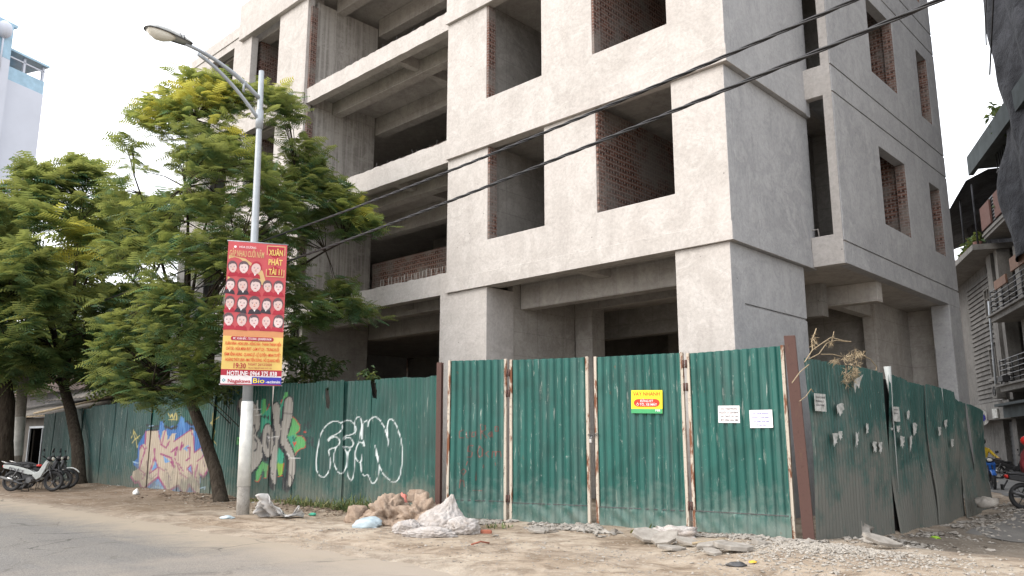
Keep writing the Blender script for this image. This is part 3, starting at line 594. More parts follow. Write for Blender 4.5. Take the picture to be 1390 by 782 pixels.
while xsx[-1]<-13.4: xsx.append(xsx[-1]+1.08+.06*math.sin(len(xsx)*2.3))
xsx[-1]=-12.52
def tear(c):
    u,v=proj(c);return inside(u,v,[(504,505),(507,505),(509,519),(512,531),(511,541),(506,541),(505,532),(503,520)])|inside(u,v,[(441,528),(445,526),(448,545),(447,555),(443,553)])
for i,(a,b) in enumerate(zip(xsx,xsx[1:])):
    ya,yb=fence_y(a),fence_y(b);o=.012*(i%2);ls=.05*math.sin(i*1.9);lb=.04*math.sin(i*3.1);tz=.018*math.sin(i*2.7)
    sheet('sheet',M['sheet_left'] if a>-27 else M['sheet_far'],fl,(a-.06,ya-o,-.12),(b+.06,yb-o,-.12),(a-.06+lb,ya-o+ls,topz(a)+tz),(b+.06+lb,yb-o+ls,topz(b)+tz),painted=a>-30.5,depth=.034,dx=.024,dz=.026 if a>-30.5 else .1,seed=i,wave=.014,notch=tear if a>-19 else None,ragged=.01)
# gate leaves of sheet metal on rusty frames
gp=[(-12.27,10.98),(-10.98,11.45),(-9.26,11.93),(-7.48,12.27),(-5.68,12.4)]
gl=['green gate leaf with red scrawled lettering, beside the dirt heap','plain green gate leaf without any sign, between the scrawled and the stickered leaves','green gate leaf with a yellow and red sticker','green gate leaf with two white paper notices, next to the brown corner post']
zt=[3.13,3.09,3.06,3.02];zb=[.06,.04,.03,.04]
for i in range(4):
    a=np.array(gp[i]);b=np.array(gp[i+1]);d=(b-a)/np.linalg.norm(b-a);a2=a+d*.02;b2=b-d*(.05 if i!=1 else .1);n=np.array([d[1],-d[0]])
    g_=thing('gate_leaf',(float((a+b)[0]/2),float((a+b)[1]/2),0),gl[i],'gate',group='sheet metal gate leaves')
    zt0,zt1=zt[i]+.02,zt[i]+(.0 if i!=3 else .03)
    fw=.055
    def fr2(s_,h_,o_,a2=a2,d=d,n=n): q=a2+d*s_+n*o_;return (q[0],q[1],h_)
    L=float(np.linalg.norm(b2-a2))
    mb=MB(lambda x,y,z,fr2=fr2: fr2(x,z,y))
    mb.box(0,fw,-.035,.03,zb[i]-.03,zt0);mb.box(L-fw,L,-.035,.03,zb[i]-.03,zt1);mb.box(fw,L-fw,-.06,-.03,zt0-.1,zt0-.05);mb.box(fw,L-fw,-.06,-.03,zb[i]+.02,zb[i]+.07);mb.box(fw,L-fw,-.06,-.03,1.5,1.55)
    mb.build('frame',M['frame'],g_,bevel=.006)
    q0=a2+d*(fw-.004)+n*.012;q1=b2-d*(fw-.004)+n*.012
    sheet('sheet',M['sheet_gate'],g_,(q0[0],q0[1],zb[i]),(q1[0],q1[1],zb[i]),(q0[0],q0[1],zt0-.01),(q1[0],q1[1],zt1-.01),pitch=.157,depth=.042,dx=.0131,dz=.022,painted=(i==0),crumple=.009,seed=40+i,wave=.011)
    mb=MB(lambda x,y,z,fr2=fr2: fr2(x,z,y));mb.box(fw,L-fw,.036,.04,zb[i]+.33,zb[i]+.345);mb.build('lower_sheet_edge',M['metal_dark'],g_)
    for hz in (.45,2.45,2.85):
        s_=L+.012 if i in (0,2) else -.005
        mb=MB();q=fr2(s_,hz,.034);mb.tube([(q[0],q[1],hz-.07),(q[0],q[1],hz+.07)],.02,8);mb.build('hinge',M['post'],g_)
# chain and lock between the middle leaves
q=np.array(gp[2]);mb=MB()
for k in range(6):
    c=Vector((q[0]-.13+k*.045,q[1]-.05-.01*(k%2),1.62+.012*abs(k-2.5)));mb.tube([c+Vector((.028*math.cos(a),.004*math.sin(a*2),.016*math.sin(a)))for a in np.linspace(0,6.28,9)],.006,5,False)
ch=mb.build('gate_chain',M['metal_dark'],base=(q[0],q[1],1.6));tag(ch,'small rusty chain closing the two middle gate leaves','chain')
mb=MB();mb.box(q[0]-.06,q[0]-.01,q[1]-.09,q[1]-.06,1.5,1.57);mb.tube([(q[0]-.05,q[1]-.075,1.57),(q[0]-.05,q[1]-.075,1.61),(q[0]-.02,q[1]-.075,1.61),(q[0]-.02,q[1]-.075,1.57)],.005,5);mb.build('padlock',M['chrome'],ch)
# steel posts
def hpost(name,p0,p1,w_,d_,mat,label):
    mb=MB();p0=Vector(p0);p1=Vector(p1);a=Vector((.93,.36,0));b=Vector((.36,-.93,0))
    for sx,ex,sy,ey in ((-w_,w_,-d_,-d_+.02),(-w_,w_,d_-.02,d_),(-.012,.012,-d_+.021,d_-.021)):
        i=[mb.pt(p+a*x+b*y) for p in (p0,p1) for x,y in ((sx,sy),(ex,sy),(ex,ey),(sx,ey))]
        for q in ((0,1,2,3),(7,6,5,4),(0,4,5,1),(1,5,6,2),(2,6,7,3),(3,7,4,0)): mb.face([i[k] for k in q])
    return tag(mb.build(name,mat,base=p0,bevel=.003),label,'post')
hpost('steel_post',(-5.50,12.34,-.1),(-5.60,12.34,3.18),.085,.07,M['post'],'tall brown steel post at the fence corner, leaning a little')
hpost('steel_post',(-12.43,10.93,-.1),(-12.47,10.95,3.12),.055,.05,M['post'],'rusty brown steel post where the graffiti fence meets the first gate leaf')
# side fence down the alley
sf=thing('corrugated_fence',(-5.42,17,0),'dirty dark green corrugated fence with torn posters along the alley','fence')
ss=[(12.5,13.55,2.83,2.81),(13.55,14.12,2.82,2.81),(14.12,15.78,2.82,2.80),(16.0,17.3,2.80,2.74),(17.3,18.25,2.71,2.69),(18.25,19.2,2.7,2.67),(19.2,20.25,2.69,2.64),(20.3,21.15,2.50,2.42),(21.15,22.3,2.40,2.26)]
for i,(a,b,za,zb_) in enumerate(ss):
    o=.016*(i%2)+(.02 if i>=7 else 0);ln=.05*math.sin(i*2.1);bot=-.5 if b<20.2 else -.3
    sheet('sheet',M['sheet_side'],sf,(-5.42+o,a-(.1 if i>3 else .02),bot),(-5.42+o,b+(.1 if i>3 else .02),bot),(-5.42+o-ln*.8,a-.02,za),(-5.42+o-ln*.8,b+.02,zb_),pitch=.12,depth=.026,dx=.02,dz=.05,seed=70+i,wave=.02 if i<3 else .05,ragged=.012)
mb=MB();mb.box(-5.52,-5.49,15.5,16.3,-.5,2.7);mb.build('gap_shade_board',M['dark'],sf)  # black board added behind the gap, standing in for its shade
mb=MB();mb.tube([(-5.40,16.1,.6),(-5.39,16.12,1.6),(-5.38,16.08,2.3),(-5.38,16.02,2.93)],[.006,.01,.025,.07],8);mb.build('folded_sheet_edge',M['bleached'],sf)
mb=MB();mb.tube([(-5.385,19.25,.7),(-5.375,19.25,1.8),(-5.37,19.22,2.68)],[.004,.01,.022],6);mb.build('pale_edge_strip',M['bleached'],sf)
# ---------------------------------------------------------------- street lamp, banner, cables
lp=thing('street_lamp',(-16.09,8.72,0),'tall grey street lamp with a curved double arm, its post painted white near the foot','street lamp')
pa=Vector((-16.09,8.72,-.1));pb=Vector((-16.18,8.56,9.97))
def pz(z): return pa.lerp(pb,(z+.1)/10.07)
mb=MB();mb.tube([pz(-.1),pz(.6),pz(.62)],[.135,.13,.128],12);mb.build('pole_foot',M['conpole'],lp)
mb=MB();mb.tube([pz(.6),pz(2.37)],[.14,.122],12);mb.build('painted_sleeve',M['whitepaint_old'],lp)
mb=MB();mb.tube([pz(2.36),pz(5),pz(8.6),pz(9.97)],[.112,.09,.066,.06],12);mb.tube([pz(8.55),pz(9.0)],[.085,.085],12);mb.build('pole',M['galv'],lp)
hb=Vector((-16.09,6.72,9.92))
def bez(a,b,c,n=12): return [(1-t)**2*a+2*t*(1-t)*b+t*t*c for t in [k/n for k in range(n+1)]]
mb=MB();mb.tube(bez(pz(9.27),Vector((-16.12,7.7,9.86)),hb),[.05]*6+[.042]*7,8);mb.tube(bez(pz(8.75),Vector((-16.12,7.75,9.58)),Vector((-16.1,7.0,9.80))),.04,8);mb.tube([(-16.14,8.13,9.30),(-16.13,8.13,9.56)],.03,6);mb.build('arm',M['galv'],lp)
hd_=thing  # head
hx=Vector((0,-.97,.03)).normalized();hc=Vector((-16.09,6.33,9.95))
def fh(x,y,z): # x along the arm outward, y across, z up
    up=Vector((0,.12,1)).normalized();q=hc+hx*x+Vector((1,0,0))*y+up*z;return (q.x,q.y,q.z)
mb=MB();prof=[(-.5,.09,.07),(-.38,.12,.11),(-.18,.15,.15),(.05,.185,.17),(.28,.18,.14),(.42,.13,.08),(.48,.05,.03)];rings=[]
for x_,wy,hz in prof: rings.append([mb.pt(fh(x_,wy*math.cos(a),max(0,hz*math.sin(a))*.9+.01)) for a in np.linspace(0,math.pi,11)])
mb.smooth=True
for a,b in zip(rings,rings[1:]):
    for j in range(10): mb.face((a[j],b[j],b[j+1],a[j+1]))
    mb.face((a[10],b[10],b[0],a[0]))
mb.face(rings[0]);mb.face(rings[-1][::-1]);head=mb.build('lamp_housing',M['lampgrey'],lp)
mb=MB();mb.smooth=True;rings=[]
for x_,wy,hz in [(-.16,.06,.02),(-.08,.13,.09),(.05,.165,.15),(.2,.165,.17),(.34,.14,.11),(.43,.09,.03)]: rings.append([mb.pt(fh(x_,wy*math.cos(a),-hz*math.sin(a)+.002)) for a in np.linspace(0,math.pi,11)])
for a,b in zip(rings,rings[1:]):
    for j in range(10): mb.face((a[j],b[j],b[j+1],a[j+1]))
mb.face(rings[0]);mb.face(rings[-1][::-1]);mb.build('lamp_bowl',M['glass_dif'],head)
mb=MB()
for x_ in (-.3,-.22): mb.tube([fh(x_,.15*math.cos(a),.155*math.sin(a)) for a in np.linspace(0,math.pi,9)],.012,5)
rim=[fh(x_,wy+.005,.004) for x_,wy,hz in prof]+[fh(x_,-wy-.005,.004) for x_,wy,hz in prof[::-1]];mb.tube(rim+[rim[0]],.012,5);mb.build('clamp_band',M['metal_dark'],head)
# banner
TXT={}
def text(mb,body,org_,xd,zd,h,width,mi,nrm,off=.004,bold=0.,align='L'):
    cu=bpy.data.curves.new('t','FONT');cu.body=body;cu.size=1;cu.offset=bold;cu.resolution_u=2;cu.fill_mode='FRONT'
    o=bpy.data.objects.new('t',cu);COL.objects.link(o);dg=bpy.context.evaluated_depsgraph_get();me=bpy.data.meshes.new_from_object(o.evaluated_get(dg))
    vs=np.array([tuple(v.co) for v in me.vertices]) if len(me.vertices) else np.zeros((0,3))
    fs=[tuple(p.vertices) for p in me.polygons];bpy.data.objects.remove(o);bpy.data.curves.remove(cu);bpy.data.meshes.remove(me)
    if not len(vs): return
    w0=vs[:,0].max()-vs[:,0].min();x0=vs[:,0].min();k=h/.73;kx=width/w0 if width else k
    base=len(mb.v);o3=Vector(org_);xd=Vector(xd);zd=Vector(zd);nrm=Vector(nrm)
    for q in vs:
        p=o3+xd*((q[0]-x0)*kx)+zd*(q[1]*k)+nrm*off;mb.v.append(tuple(p))
    for q in fs: mb.f.append(tuple(base+i for i in q));mb.m.append(mi);mb.sm.append(False)
e=Vector((.48,.877,0)).normalized();nb=Vector((e.y,-e.x,0))
bo=Vector((-16.39,8.15,5.83))+nb*.16;BW,BH=1.24,3.12
bn=thing('advertising_banner',(-16.1,8.68,2.7),'red and yellow show banner hung on the street lamp, printed with rows of portraits','banner')
def bp(s_,t_,o=0.): # across 0..1, down 0..1, off the cloth; gentle billow
    bil=.011*math.sin(s_*5+1)+.018*math.sin(t_*9)
    p=bo+e*(s_*BW+t_*.03)+Vector((0,0,-t_*BH))+nb*(bil+o);return (p.x,p.y,p.z)
mb=MB();mb.smooth=True;N1,N2=16,48;gi=[[mb.pt(bp(i/N1,j/N2)) for i in range(N1+1)] for j in range(N2+1)]
keys=['red','deepred','gold','yellow','white','skin','skin2','hair','blue','black','green','orange','lips','brightyellow','signred','cyan'];KI={k:i for i,k in enumerate(keys)};PM=[P_[k] for k in keys]
for j in range(N2):
    t=(j+.5)/N2
    mb.mi=KI['red'] if t<.62 else KI['orange'] if t<.665 else KI['yellow'] if t<.897 else KI['deepred'] if t<.945 else KI['white']
    for i in range(N1): mb.face((gi[j][i],gi[j+1][i],gi[j+1][i+1],gi[j][i+1]))
mb.build('cloth',PM,bn)
PR=[0,0,0.,1.,1.]
def shape(mb,cs,ct,pts,k,o=.006,sx=1,sy=1):
    if PR[4]:
        dx,dy=(cs-PR[0])*BW,(ct-PR[1])*BH;c_,s_=math.cos(PR[2])*PR[3],math.sin(PR[2])*PR[3];pts=[((x+dx)*c_-(y+dy)*s_,(x+dx)*s_+(y+dy)*c_) for x,y in pts];cs,ct=PR[0],PR[1]
    mb.mi=KI[k];mb.face([mb.pt(bp(cs+x*sx/BW,ct+y*sy/BH,o)) for x,y in pts])
def ellp(rx,ry,n=14,a0=0,a1=6.2832): return [(rx*math.cos(a),ry*math.sin(a)) for a in np.linspace(a0,a1,n+1)[:-1]]
mb=MB()
# golden glow behind the top row and the framed title box
for q in ([(.02,.1),(.3,.12),(.6,.2),(.68,.3),(.02,.28)],): mb.mi=KI['gold'];mb.face([mb.pt(bp(a,b,.003)) for a,b in q])
mb.build('gold_glow',PM,bn);mb=MB()
mb.mi=KI['deepred'];mb.face([mb.pt(bp(a,b,.004)) for a,b in [(.67,.018),(.955,.018),(.955,.232),(.67,.232)]])
mb.mi=KI['gold']
for a,b,c,d in ((.655,.012,.97,.018),(.655,.232,.97,.238),(.655,.012,.668,.238),(.957,.012,.97,.238)): mb.face([mb.pt(bp(x,y,.006)) for x,y in ((a,b),(c,b),(c,d),(a,d))])
mb.build('title_box',PM,bn);mb=MB()
mb.mi=KI['deepred'];mb.face([mb.pt(bp(a,b,.004)) for a,b in [(.13,.675),(.15,.668),(.82,.668),(.84,.675),(.84,.69),(.82,.697),(.15,.697),(.13,.69)]])
mb.build('names_band',PM,bn);mb=MB()
mb.mi=KI['blue'];mb.face([mb.pt(bp(a,b,.004)) for a,b in [(.51,.945),(1,.945),(1,.998),(.51,.998)]])
mb.mi=KI['deepred'];mb.face([mb.pt(bp(a,b,.004)) for a,b in [(0,.994),(1,.994),(1,1),(0,1)]])
mb.mi=KI['green'];mb.face([mb.pt(bp(a,b,.007)) for a,b in [(.72,.957),(.75,.948),(.79,.95),(.76,.962)]])
mb.mi=KI['cyan'];mb.face([mb.pt(bp(a,b,.007)) for a,b in [(.02,.97),(.05,.958),(.085,.97),(.05,.983)]])
mb.mi=KI['white'];mb.face([mb.pt(bp(a,b,.009)) for a,b in [(.038,.97),(.05,.965),(.066,.97),(.05,.976)]])
mb.build('sponsor_strip',PM,bn);mb=MB();mb.mi=KI['white']
mb.face([mb.pt(bp(.12+.022*math.cos(a),.038+.009*math.sin(a),.006)) for a in np.linspace(0,6.28,12)[:-1]])
mb.build('logo_mark',PM,bn)
mb=MB();rows=[(.182,[(.1,'m'),(.28,'f'),(.48,'c')]),(.306,[(.07,'m'),(.28,'l'),(.49,'m'),(.7,'f'),(.88,'m')]),(.432,[(.08,'m'),(.28,'l'),(.49,'m'),(.69,'l'),(.89,'m')]),(.552,[(.08,'f'),(.29,'f'),(.5,'m'),(.7,'b'),(.9,'l')])]
for ri,(t0,fs) in enumerate(rows):
    for fi,(s0,ty) in enumerate(fs):
        mb=MB();hs=(ri*5+fi*3)%7;PR[:]=[s0,t0+.02,(hs-3)*.045,1.0+.035*((hs*2)%5-2),1]
        z=.006+.0006*fi;sk='skin2' if (ri+fi)%2 else 'skin';r=.098+.005*((ri*3+fi)%3)
        body={'m':('red','black','deepred')[(ri+fi)%3],'c':'deepred','f':'red','l':'black' if fi%2 else 'red','b':'deepred'}[ty]
        shape(mb,s0,t0+.055,[(-.13,.05),(-.1,-.03),(-.04,-.06),(.04,-.06),(.1,-.03),(.13,.05)],'deepred' if body=='red' else body,z)
        if body in('black','deepred','white'): shape(mb,s0,t0+.045,[(-.03,-.02),(0,.04),(.03,-.02)],'white',z+.001)
        if ty=='l': shape(mb,s0,t0+.012,[(-.1,.09),(-.112,-.02),(-.08,-.11),(0,-.14),(.08,-.11),(.112,-.02),(.1,.09),(.05,.1),(-.05,.1)],'hair',z+.001)
        shape(mb,s0,t0+.03,[(-.03,-.04),(.03,-.04),(.036,.04),(-.036,.04)],sk,z+.002)
        if ty!='b': shape(mb,s0,t0-.008,ellp(r+.008,.125 if ty!='c' else .13),'hair' if ty!='c' else 'deepred',z+.002)
        shape(mb,s0,t0+.004,ellp(r-.010,.118),sk,z+.003)
        if ty in 'mfl': shape(mb,s0+.008,t0-.024,[(-.07,.02),(-.06,-.03),(0,-.05),(.06,-.035),(.075,.02),(.03,.0),(-.02,-.005)],'hair',z+.004)
        for sx in (-1,1):
            shape(mb,s0+sx*.03,t0-.0015,[(-.017,-.002),(.017,-.006),(.017,-.012),(-.017,-.008)],'hair',z+.004)
            shape(mb,s0+sx*.03,t0+.002,ellp(.012,.006,8),'black',z+.004)
        shape(mb,s0+.002,t0+.012,[(-.004,-.02),(.006,-.02),(.014,.006),(-.012,.006)],'orange' if sk=='skin' else 'skin',z+.0038)
        shape(mb,s0,t0+.021,[(-.026,-.004),(0,-.007),(.026,-.004),(.012,.008),(-.012,.008)],'lips',z+.004)
        mb.build('portrait',PM,bn)
def bt(body,s0,s1,t1,h,k,bold=.01):
    mb=MB();p=bp(s0,t1,0);p2=bp(s1,t1,0);xd=(Vector(p2)-Vector(p)).normalized();text(mb,body,p,xd,(0,0,1),h,(s1-s0)*BW,KI[k],nb,.021,bold);mb.build('lettering',PM,bn)
bt('HOA DƯƠNG',.19,.47,.045,.05,'white');bt('GẶP NHAU CUỐI NĂM',.03,.61,.107,.14,'gold',.015)
bt('XUÂN',.69,.93,.083,.13,'yellow',.03);bt('PHÁT',.69,.93,.152,.13,'yellow',.03);bt('TÀI 11',.70,.93,.222,.13,'yellow',.03)
bt('MC. XUÂN BẮC - TỰ LONG - JENNIFER PHẠM',.17,.80,.690,.05,'white')
bt('XUÂN HINH - HOÀI LINH - HỒNG VÂN - THANH THANH HIỀN',.04,.97,.728,.068,'signred',.02);bt('CHÍ TÀI - HỨA MINH ĐẠT - LÂM VỸ DẠ - TRUNG RUỒI',.06,.94,.764,.068,'signred',.02)
bt('ĐÀM VĨNH HƯNG - QUANG LÊ - LỆ QUYÊN - MINH TUYẾT',.04,.97,.803,.068,'signred',.02);bt('HOÀNG THÙY LINH - MAI TIẾN DŨNG - HỒ QUANG HIẾU',.06,.96,.840,.068,'signred',.02)
bt('19:30',.2,.40,.888,.115,'deepred',.02);bt('NGÀY 26/12/2020',.44,.83,.867,.055,'deepred');bt('TRUNG TÂM HỘI NGHỊ QUỐC GIA',.44,.83,.888,.03,'deepred')
bt('HOTLINE: 0964 375 838',.1,.92,.937,.1,'white',.02);bt('Nagakawa',.12,.49,.985,.075,'deepred',.02);bt('Bio',.53,.72,.985,.105,'brightyellow',.01);bt('-acimin',.74,.98,.985,.06,'white',.02)
mb=MB()
for t_ in (-.004,1.0):
    a=Vector(bp(-.02,t_,-.02));b=Vector(bp(1.02,t_,-.02));mb.tube([a,b],.014,6);mb.tube([(a+b)/2,(a+b)/2-nb*.14],.014,6)
mb.build('hanging_rod',M['galv'],bn)
# overhead cables: two twisted bundles
def cable(a,m,b,sag,r,label):
    mb=MB();a,m,b=Vector(a),Vector(m),Vector(b);pts=[]
    for p0,p1,n,sg in ((a,m,90,.02),(m,b,160,sag)):
        for k in range(n+(p1 is b)):
            t=k/n;p=p0.lerp(p1,t);p.z-=sg*4*t*(1-t);pts.append(p)
    for q in (0,1,2):
        mb.tube([p+Vector((0,math.cos(k*.55+q*2.1),math.sin(k*.55+q*2.1)))*r*.75 for k,p in enumerate(pts)],r*.62,5)
    return tag(mb.build('overhead_cable',M['black'],base=a),label,'cable',group='overhead cables')
UP=Vector(ground(19,652))
cable((UP.x+.12,UP.y,6.3),(-16.09,9.34,6.23),cyl(1390,-101,7.6),.12,.018,'upper twisted black cable running past the street lamp and up across the facade')
cable((UP.x+.12,UP.y,5.9),(-16.03,9.44,5.58),cyl(1500,-95,7.2),.10,.019,'lower twisted black cable running past the street lamp and the corner windows')
# ---------------------------------------------------------------- foliage
def frond_mesh(name,mat,fr,parent=None,base=None,kind='fern'):
    """fr: list of (pos, dir, length, droop, tint, roll)"""
    VV=[];FF=[];TT=[];n0=0
    for (p,d,L,dr,ti,roll) in fr:
        d=d/np.linalg.norm(d);side=np.cross(d,[0,0,1.]);ns=np.linalg.norm(side)
        if ns<.05: side=np.array([1.,0,0]);ns=1
        side/=ns;up=np.cross(side,d);c,s_=math.cos(roll),math.sin(roll);side,up=side*c+up*s_,up*c-side*s_
        if kind=='fern':
            K=7;w0=L*.40
            for k in range(K):
                t=(k+.8)/K;env=math.sin(min(1,t*1.15+.12)*math.pi*.86)**.7
                q=p+d*(L*t)-np.array([0,0,1.])*dr*L*t*t
                ln=w0*env;wd=L/K*.62
                for sg in (-1,1):
                    dd=side*sg*.93+d*.38-np.array([0,0,.22+.25*dr])
                    tip=q+dd*ln;a=q-d*wd*.5;b=q+d*wd*.5
                    VV+=[a,b,tip+d*wd*.25,tip-d*wd*.3];FF.append((n0,n0+1,n0+2,n0+3));n0+=4;TT+=[ti]*4
        else:
            wd=L*.3;m=p+d*L*.5;tip=p+d*L-np.array([0,0,1.])*dr*L*.5
            VV+=[p,m+side*wd+up*wd*.25,tip,m-side*wd+up*wd*.25];FF.append((n0,n0+1,n0+2,n0+3));n0+=4;TT+=[ti]*4
    me=bpy.data.meshes.new(name);me.from_pydata(np.array(VV).tolist(),[],FF);me.materials.append(mat)
    at=me.attributes.new('tint','FLOAT','POINT');at.data.foreach_set('value',np.array(TT,np.float32))
    return link(name,me,parent,base)
def ferntree(label,group,base,trunk,trad,poly,hd,thick,nclu,nfr,L,young,ymax=13.5,seed=1,ymin=7.6,nlimb=13,density_top=1.):
    """crown filled through its depth inside the surveyed outline; limbs reach out from the trunk's head"""
    rg=np.random.default_rng(seed);pu=[q[0] for q in poly];pv=[q[1] for q in poly];cl=[]
    t_=thing('street_tree',base,label,'tree',group)
    poly=[(float(a),float(b)) for a,b in poly]
    while len(cl)<nclu:
        u=rg.uniform(min(pu),max(pu));v=rg.uniform(min(pv),max(pv))
        if not inside(np.array([u]),np.array([v]),poly)[0]: continue
        if noise.noise(Vector((u*.017,v*.026,seed*3.1)))<-.13: continue
        ed=seg_dist(np.array([u]),np.array([v]),poly+[poly[0]])[0]
        tk=min(thick,.35+ed/1110*hd*1.4);off=rg.uniform(-1,1);off=np.sign(off)*abs(off)**.6*tk
        P=cyl(u,v,hd+off)
        if P[1]>ymax or P[1]<ymin: continue
        yg=max([1-math.hypot((u-a)/r,(v-b)/(r*.7)) for a,b,r in young]+[0.]);yg=yg*(1.2 if off<.3 else .4)
        cl.append((P,yg,ed))
    hub=np.array(trunk[-1],float);mb=MB();mb.tube(trunk,trad,10);mb.build('trunk',M['bark'],t_)
    P=np.array([c[0] for c in cl]);pick=[int(rg.integers(len(P)))]
    while len(pick)<nlimb:
        dm=np.min([np.linalg.norm(P-P[k],axis=1) for k in pick],axis=0);pick.append(int(np.argmax(dm+rg.random(len(P)))))
    mb=MB();nodes=[]
    for k in pick:
        tgt=P[k]*.85+hub*.15;st=np.array(trunk[-2 if rg.random()<.35 else -1],float);mid=(st+tgt)/2+np.array([0,0,.25*np.linalg.norm(tgt-st)*.4])+rg.normal(0,.15,3)
        pts=[(1-t)**2*st+2*t*(1-t)*mid+t*t*tgt for t in np.linspace(0,1,9)];mb.tube([tuple(q) for q in pts],list(np.linspace(trad[-1]*.62,.02,9)),6);nodes+=[(q,0) for q in pts[2:]]
    N=np.array([q for q,_ in nodes])
    for c,_,_ in cl[::2]:
        j=int(np.argmin(np.linalg.norm(N-c,axis=1)));a=N[j];m=(a+c)/2+np.array([0,0,.08]);mb.tube([tuple(a),tuple(m),tuple(c)],[.022,.014,.006],4,False)
    mb.build('branches',M['bark'],t_)
    fr=[];ctr=hub+np.array([0,0,1.5])
    for c,yg,ed in cl:
        out=c-ctr;out[2]*=.35;out/=np.linalg.norm(out)+1e-6;a0=math.atan2(out[1],out[0]);tb=np.clip(.22+rg.normal(0,.13)+yg*.75,0,1)
        for k in range(nfr):
            a=a0+rg.normal(0,1.1);el=rg.normal(.05,.34);d=np.array([math.cos(a)*math.cos(el),math.sin(a)*math.cos(el),math.sin(el)])
            fr.append((c+rg.normal(0,.16,3)*np.array([1,1,.55]),d,L*rg.uniform(.7,1.2),rg.uniform(.0,.35),float(np.clip(tb+rg.normal(0,.09),0,1)),rg.normal(0,.25)))
    frond_mesh('crown',M['leaf'],fr,t_);return t_
tr1=[(-19.97,10.2,-.1),(-20.0,10.2,.08),(-20.4,10.22,.76),(-21.2,10.2,1.71),(-21.9,10.15,2.53),(-22.5,10.1,3.5),(-22.6,10.1,4.3)]
crown1=[(232,112),(262,100),(300,112),(345,122),(385,120),(398,150),(380,178),(412,180),(432,205),(425,235),(470,252),(512,284),(514,300),(478,322),(420,318),(412,345),(440,372),(478,385),(516,404),(514,430),(470,448),(415,455),(400,480),(360,500),(330,512),(300,520),(262,545),(215,545),(172,548),(132,520),(118,470),(92,430),(70,400),(105,365),(62,335),(98,310),(72,285),(105,262),(105,230),(142,205),(160,178),(182,160),(205,150),(210,125)]
ferntree('tall feathery street tree with yellow tipped fronds, between the street lamp and the graffiti','street trees',(-19.97,10.2,0),tr1,[.26,.19,.165,.15,.14,.13,.10],crown1,22.3,2.6,1020,10,.40,
 [(245,130,60),(175,190,50),(140,240,45),(110,300,60),(100,350,45),(210,160,45),(310,170,40),(380,120,30),(490,285,26),(160,215,40),(340,190,45),(55,320,40),(290,130,40)],seed=3,nlimb=16)
tr2=[(-31.5,10.7,-.1),(-31.6,10.7,.2),(-32.1,10.7,1.4),(-33.2,10.7,2.7),(-34.2,10.7,3.6),(-35.0,10.7,4.6)]
crown2=[(-60,235),(0,228),(45,222),(62,232),(95,215),(130,228),(150,238),(160,300),(170,380),(180,440),(150,470),(165,500),(120,520),(70,512),(50,530),(20,520),(-40,520),(-70,400)]
ferntree('broad dark street tree shading the parked police motorbikes','street trees',(-31.5,10.7,0),tr2,[.33,.25,.22,.2,.18,.15],crown2,34,4.2,520,11,.68,[(110,300,30),(20,240,25),(120,340,40)],ymax=19,ymin=5.5,seed=8,nlimb=14)
tr3=[tuple(cyl(u,v,37)) for u,v in ((4,648),(6,600),(10,545),(4,500))]
ferntree('farthest street tree, its dark trunk right behind the white painted concrete pole','street trees',tr3[0],tr3,[.4,.32,.28,.22],[(-120,230),(-20,222),(20,250),(30,300),(30,420),(40,500),(-20,540),(-120,520)],38,4,260,12,.85,[(0,235,30)],ymax=24,ymin=5,seed=12,nlimb=8)
# trees beyond the fence
bgs=[('dark tree rising behind the fence, between the shed roof and the tall feathery tree',(-34.5,18.5,0),[(95,300),(150,285),(200,270),(245,290),(260,400),(262,500),(230,545),(150,540),(95,520),(80,400)],39,3.2,170),
 ('dim tree behind the shed, seen through the street tree crowns',(-47,17,0),[(-60,330),(10,300),(80,310),(110,400),(100,500),(40,525),(-60,520)],50,4,150)]
for lb,bs,pl,hd,th,nc in bgs:
    ferntree(lb,'trees beyond the fence',bs,[(bs[0],bs[1],-.1),(bs[0]+.2,bs[1],2.5),(bs[0],bs[1],5)],[.3,.24,.18],pl,hd,th,nc*2,10,1.1,[(185,470,25)] if bs[0]>-40 else [],ymax=40,ymin=12,seed=int(-bs[0]),nlimb=8)
# leafy shrubs behind the fence
def shrub(label,base,poly,hd,th,n,L,seed,mat='leaf2',cat='shrub',group=None,nstem=7,young=.4):
    rg=np.random.default_rng(seed);t_=thing('shrub',base,label,cat,group);fr=[];st=MB();k=0
    pu=[q[0] for q in poly];pv=[q[1] for q in poly]
    while k<n:
        u=rg.uniform(min(pu),max(pu));v=rg.uniform(min(pv),max(pv))
        if not inside(np.array([u]),np.array([v]),poly)[0]: continue
        c=cyl(u,v,hd+rg.uniform(-th,th));tb=rg.uniform(.1,.5)+young*(rg.random()<.25)
        if k%max(1,n//nstem)==0: b=np.array(base,float);st.tube([tuple(b),tuple((b+c)/2+rg.normal(0,.08,3)),tuple(c)],[.03,.018,.006],4,False)
        for _ in range(7):
            a=rg.uniform(0,6.28);el=rg.normal(0,.4);fr.append((c+rg.normal(0,.07,3),np.array([math.cos(a)*math.cos(el),math.sin(a)*math.cos(el),math.sin(el)]),L*rg.uniform(.7,1.3),rg.uniform(.1,.8),float(np.clip(tb+rg.normal(0,.1),0,1)),rg.normal(0,.5)))
        k+=1
    st.build('stems',M['bark'],t_);frond_mesh('leaves',M[mat],fr,t_,kind='leaf');return t_
shrub('broad leaved shrub reaching over the fence beside the banner',(-18.6,12.9,0),[(388,492),(405,478),(430,483),(466,488),(468,502),(440,520),(455,530),(420,535),(385,532)],22.6,.5,110,.15,5)
shrub('small leafy sprig poking over the torn fence sheet',(-15.1,11.6,1.5),[(487,510),(500,503),(512,508),(500,518),(490,520)],19.0,.15,14,.12,6)
